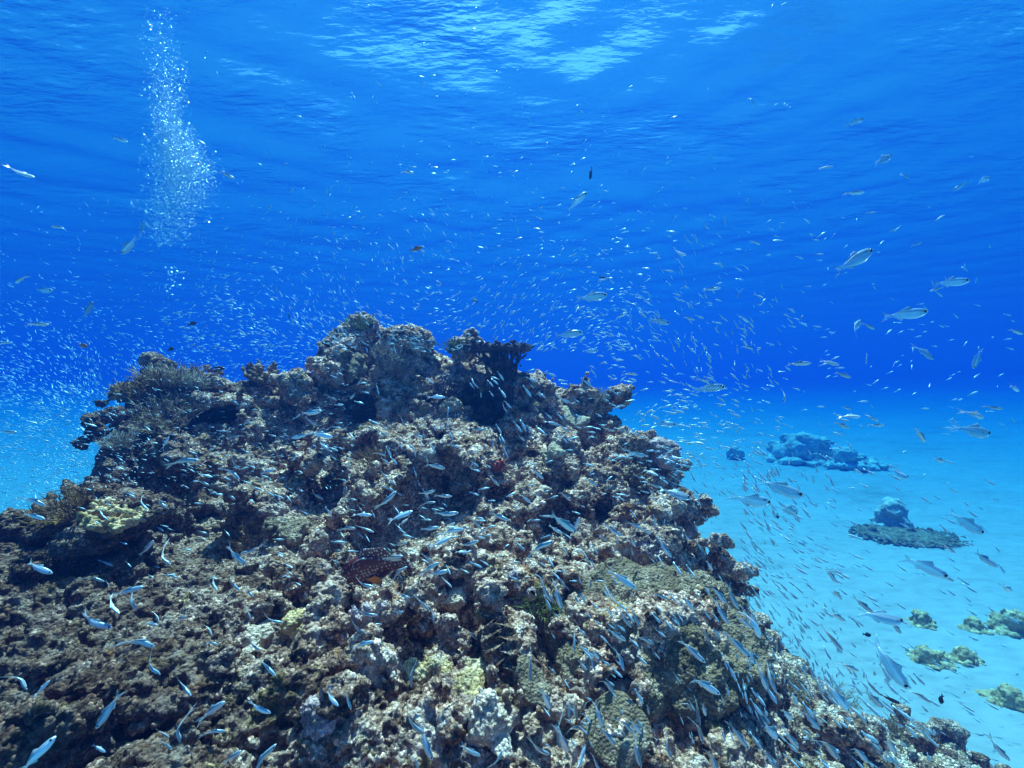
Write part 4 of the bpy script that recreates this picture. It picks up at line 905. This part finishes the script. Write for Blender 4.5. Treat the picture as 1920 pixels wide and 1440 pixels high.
# labels
def size_word(kind, L):
    if kind == 'small': return 'tiny' if L < 26 else ('small' if L < 38 else 'slim')
    return 'large' if L > 68 else ('medium' if L > 48 else 'small')
LAB = {}
for o, kind, x, y, ang, L, cv in FISH:
    look = {'small': 'silver blue fish', 'big': 'bright silver fish', 'pale': 'pale translucent fish', 'dark': 'dark fish', 'orange': 'orange fish'}[kind]
    s = f"{size_word(kind, L)} {'curved ' if cv else ''}{look} {heading(ang)}, {where(x, y)}"
    LAB.setdefault(s, []).append((o, x, y))
for s, L in LAB.items():
    if len(L) == 2:
        (a, xa, ya), (b, xb, yb) = L
        if abs(xa - xb) >= abs(ya - yb): wa, wb = ('left one', 'right one') if xa < xb else ('right one', 'left one')
        else: wa, wb = ('upper one', 'lower one') if ya < yb else ('lower one', 'upper one')
        a['label'] = s + ', ' + wa; b['label'] = s + ', ' + wb
    else:
        for o, _, _ in L: o['label'] = s
    for o, _, _ in L:
        if len(L) > 2: o['group'] = s
for o, kind, x, y, ang, L, cv in FISH:
    o['category'] = 'fish'
    if 'group' not in o: o['group'] = {'small': 'small silver fish schooling over the reef', 'big': 'bright silver fish over the reef', 'pale': 'pale fish in open water', 'dark': 'dark fish scattered about', 'orange': 'orange fish in open water'}[kind]
print('fish', len(FISH), 'labels', len(LAB), max(len(o['label'].split()) for o, *_ in FISH))

# the rest of the school: thousands of tiny fish, one object
def school():
    rs = np.random.RandomState(9); V, Q = [], []
    prof = [(.5, .1, .1), (.40, .62, .7), (.2, 1, 1), (-.05, .8, .75), (-.3, .25, .15), (-.5, .62, .05)]
    base = []
    for x, hh, ww in prof:
        for k in range(6):
            a = 2 * math.pi * k / 6; base.append((x, math.cos(a) * .06 * ww, math.sin(a) * .105 * hh))
    base = np.array(base)
    bq = [(i * 6 + k, i * 6 + (k + 1) % 6, (i + 1) * 6 + (k + 1) % 6, (i + 1) * 6 + k) for i in range(5) for k in range(6)]
    bq = np.array(bq + [(3, 2, 1, 0), (5, 4, 3, 0), (30, 31, 32, 33), (30, 33, 34, 35)])
    out_v, out_q, nb = [], [], 0
    def one(x, y, ang, Lpx, d):
        nonlocal nb
        p, eu = pose(x, y, ang, d, rs.uniform(-.6, .6), rs.normal(0, .4)); M = np.array(eu.to_matrix())
        sc = Lpx / F * d
        out_v.append((base * sc) @ M.T + np.array(p)); out_q.append(bq + nb); nb += len(base)
    def region(n, sample, lo, hi, dlo, dhi, am, asd):
        k = 0
        while k < n:
            x, y = sample()
            if not (-160 < x < 2080 and -120 < y < 1560): continue
            k += 1; Lp = rs.uniform(lo, hi) * (1 if rs.rand() < .8 else 1.25)
            d = F * .055 * rs.uniform(.8, 1.25) / Lp; d = min(max(d, dlo), dhi)
            h_, _, hd = hit(x, y)
            if hd and am == 15 and rs.rand() < .85: k -= 1; continue
            if hd: d = min(d, hd - rs.uniform(.03, .35))
            if y > 800: d = min(d, -SAND_Z * F / (y - HORIZON) * .95)
            fl = math.sin(x / 97.0 + 1.3 * math.sin(y / 71.0)) * .6 + math.sin(y / 53.0 + x / 161.0) * .4
            if rs.rand() > .45 + .55 * math.sin(x / 41.0 + 2 * math.sin(y / 63.0)) ** 2: k -= 1; continue
            one(x, y, am + asd * 1.2 * fl + rs.normal(0, asd * .45) + (180 if rs.rand() < .10 else 0), Lp, max(d, .6))
    N = rs.normal; U = rs.uniform
    region(5200, lambda: (U(-150, 660), 960 - abs(N(0, 1)) * 165 - .15 * U(0, 660)), 4.5, 9.5, 2.6, 9, 15, 30)      # dense cloud behind the left slope
    region(500, lambda: (U(-150, 230), U(720, 960)), 7, 14, 2.0, 5, 15, 28)
    region(950, lambda: (U(330, 1240), 660 - abs(N(0, 1)) * 85), 5.5, 12.5, 2.6, 7, 10, 50)
    region(420, lambda: (N(850, 260), N(450, 95)), 5.5, 11.5, 2.8, 7, 0, 60)
    region(150, lambda: (N(900, 300), U(0, 330)), 5, 12, 3, 8, -30, 70)
    region(430, lambda: (N(1230, 130), N(640, 120)), 7, 16, 1.9, 6, 15, 55)
    region(160, lambda: (U(1300, 1900), N(640, 130)), 8, 17, 2, 6, 15, 45)
    region(240, lambda: (N(1330, 110), N(840, 55)), 8, 18, 2, 8, 20, 25)
    region(430, lambda: (1390 + abs(N(0, 1)) * 110, U(880, 1300)), 9, 22, 1.5, 5, 48, 18)
    region(150, lambda: (U(1450, 1900), U(860, 1400)), 10, 24, 1.5, 7, 35, 15)
    region(260, lambda: (U(620, 1330), U(700, 1090)), 12, 22, 1.4, 4, 30, 35)
    region(140, lambda: (U(1020, 1420), U(1050, 1400)), 14, 28, 1.0, 3, 58, 14)
    region(110, lambda: (U(1400, 1760), U(1260, 1440)), 18, 36, 1.0, 3, 52, 10)
    region(70, lambda: (U(150, 640), U(760, 1100)), 12, 22, 1.2, 4, 25, 30)
    V = np.concatenate(out_v).astype(np.float32); Q = np.concatenate(out_q)
    m, t, b = mat('tiny_silver_fish_skin'); b.inputs['Base Color'].default_value = (.50, .74, .84, 1); b.inputs['Metallic'].default_value = .15; b.inputs['Roughness'].default_value = .35
    o = mesh_obj('tiny_fish_school', V, Q, m); tag(o, kind='stuff'); return o
school()

# spotted grouper in its cave
def grouper():
    d = 2.03; L = 175 / F * d
    root = tag(link(bpy.data.objects.new('grouper', None)), 'dark red grouper with pale spots and an orange fin resting in the central cave', 'fish')
    p, eu = pose(712, 1060, 158, d, .25, .1); root.location = p; root.rotation_euler = eu; root.scale = (L, L, L)
    b, ta, do, an = fish_parts(.36, .20, .5, 20, .5, .155, .0, True)
    def spots(name, base, dot, scale, metal=0):
        m, t, bs = mat(name); tc = node(t, 'ShaderNodeTexCoord'); v = node(t, 'ShaderNodeTexVoronoi'); v.inputs['Scale'].default_value = scale; v.inputs['Randomness'].default_value = .55
        t.links.new(tc.outputs['Object'], v.inputs['Vector']); r = ramp(t, [(.26, dot), (.36, base)]); t.links.new(v.outputs['Distance'], r.inputs[0])
        t.links.new(r.outputs[0], bs.inputs['Base Color']); bs.inputs['Roughness'].default_value = .45; return m
    mb = spots('spotted_grouper_skin', (.13, .018, .014), (.48, .38, .42), 26); mf = spots('spotted_grouper_fin', (.10, .03, .03), (.75, .75, .85), 28)
    mesh_obj('body', *b, mb, root)
    mesh_obj('tail_fin', *join(ta), mf, root)
    def sheet(pts, y0=0.0, th=.008):
        k = len(pts); V = [(x, y0 + spine(x, .5) + th / 2, z) for x, z in pts] + [(x, y0 + spine(x, .5) - th / 2, z) for x, z in pts]
        return V, [tuple(range(k)), tuple(range(2 * k - 1, k - 1, -1))] + [(i, k + i, k + (i + 1) % k, (i + 1) % k) for i in range(k)]
    mesh_obj('dorsal_fin', *sheet([(.20, .16), (.15, .22), (.08, .235), (0, .22), (-.10, .215), (-.20, .20), (-.24, .14), (-.24, .05), (0, .14)]), mf, root, smooth=False)
    mesh_obj('anal_fin', *sheet([(-.05, -.14), (-.10, -.20), (-.19, -.20), (-.24, -.12), (-.22, -.05)]), mf, root, smooth=False)
    m, t, bs = mat('orange_fin'); bs.inputs['Base Color'].default_value = (.85, .25, .015, 1); bs.inputs['Roughness'].default_value = .5
    for sgn in (1, -1):
        pts = [(.16, -.05)] + [(.04 + .15 * math.cos(a) * -1 - .03, -.07 + .06 * math.sin(a)) for a in np.linspace(-1.2, 1.2, 9)]
        V, Fc = sheet([(-.02 + .16, -.06)] + [(.03 - .115 * math.cos(a), -.085 + .06 * math.sin(a)) for a in np.linspace(1.3, -1.3, 9)], 0, .008)
        V = [(x, y + sgn * (.105 + (.14 - x) * .22), z) for x, y, z in V]
        mesh_obj('pectoral_fin', V, Fc, m, root, smooth=False)
    for sgn in (1, -1):
        e = mesh_obj('eye', *eye_geo(.40, sgn * .055, .075, .026), m_ring, root); mesh_obj('pupil', *eye_geo(.40, sgn * .064, .075, .015), m_eye, e)
grouper()

# ---------------------------------------------------------------- the bubble column
def bubbles():
    rs = np.random.RandomState(12)
    rows = [(15, 255, 335), (60, 262, 330), (110, 268, 345), (160, 272, 352), (195, 278, 350), (225, 284, 340), (255, 285, 362), (290, 287, 384), (330, 286, 398), (360, 280, 392), (400, 268, 375), (440, 270, 358), (462, 290, 340)]
    ys = [r[0] for r in rows]; wt = np.interp(np.arange(15, 463), ys, [.12, .2, .3, .7, .75, 1.1, 2.1, 2.6, 2.5, 1.8, 1.0, .6, .15]); wt /= wt.sum()
    m = bpy.data.materials.new('bubble_film'); m.use_nodes = True; t = m.node_tree; b = t.nodes['Principled BSDF']
    b.inputs['Base Color'].default_value = (.8, .97, 1, 1); b.inputs['Metallic'].default_value = .8; b.inputs['Roughness'].default_value = .22; b.inputs['Alpha'].default_value = .7
    bm = bmesh.new(); bmesh.ops.create_icosphere(bm, subdivisions=1, radius=.5)
    V0 = np.array([v.co[:] for v in bm.verts]); F0 = np.array([[v.index for v in f.verts] for f in bm.faces]); bm.free()
    me = bpy.data.meshes.new('bubble'); me.from_pydata(V0.tolist(), [], F0.tolist()); me.polygons.foreach_set('use_smooth', np.ones(len(F0), dtype=bool)); me.materials.append(m)
    def sample():
        y = rs.choice(np.arange(15, 463), p=wt); l, r = np.interp(y, ys, [q[1] for q in rows]), np.interp(y, ys, [q[2] for q in rows])
        return l + (r - l) * np.clip(rs.normal(.5, .27), -.25, 1.25), y + rs.uniform(-.5, .5)
    allb = [(x, y, rs.gamma(1.6, .7) + .9) for x, y in (sample() for _ in range(9500))]
    allb += [(325 + rs.normal(0, 9), 500 + abs(rs.normal(0, 1)) * 22, rs.uniform(2, 6)) for _ in range(34)]
    allb.sort(key=lambda q: -q[2])
    ov, oq, nb = [], [], 0
    for k, (x, y, s) in enumerate(allb):
        d = 5.2 + rs.uniform(-.45, .45); sc = s / F * d; p = px(x, y, d)
        S = np.array([1.25, 1.25, .6]) * sc * rs.uniform(.85, 1.15, 3); tilt = Euler((rs.uniform(-.4, .4), rs.uniform(-.1, .7), 0))
        if k < 280:
            o = bpy.data.objects.new('bubble', me); C.objects.link(o); o.location = p; o.scale = S; o.rotation_euler = tilt
            low = y > 480
            tag(o, 'silvery air bubble in the small string below the rising column' if low else 'silvery air bubble in the tall rising column on the left', 'bubble', 'bubbles below the column' if low else 'bubbles of the rising column')
        else:
            ov.append((V0 * S) @ np.array(tilt.to_matrix()).T + np.array(p)); oq.append(F0 + nb); nb += len(V0)
    o = mesh_obj('tiny_bubbles', np.concatenate(ov).astype(np.float32), np.concatenate(oq), m); tag(o, kind='stuff')
bubbles()
print('all', round(time.time() - T0, 1))
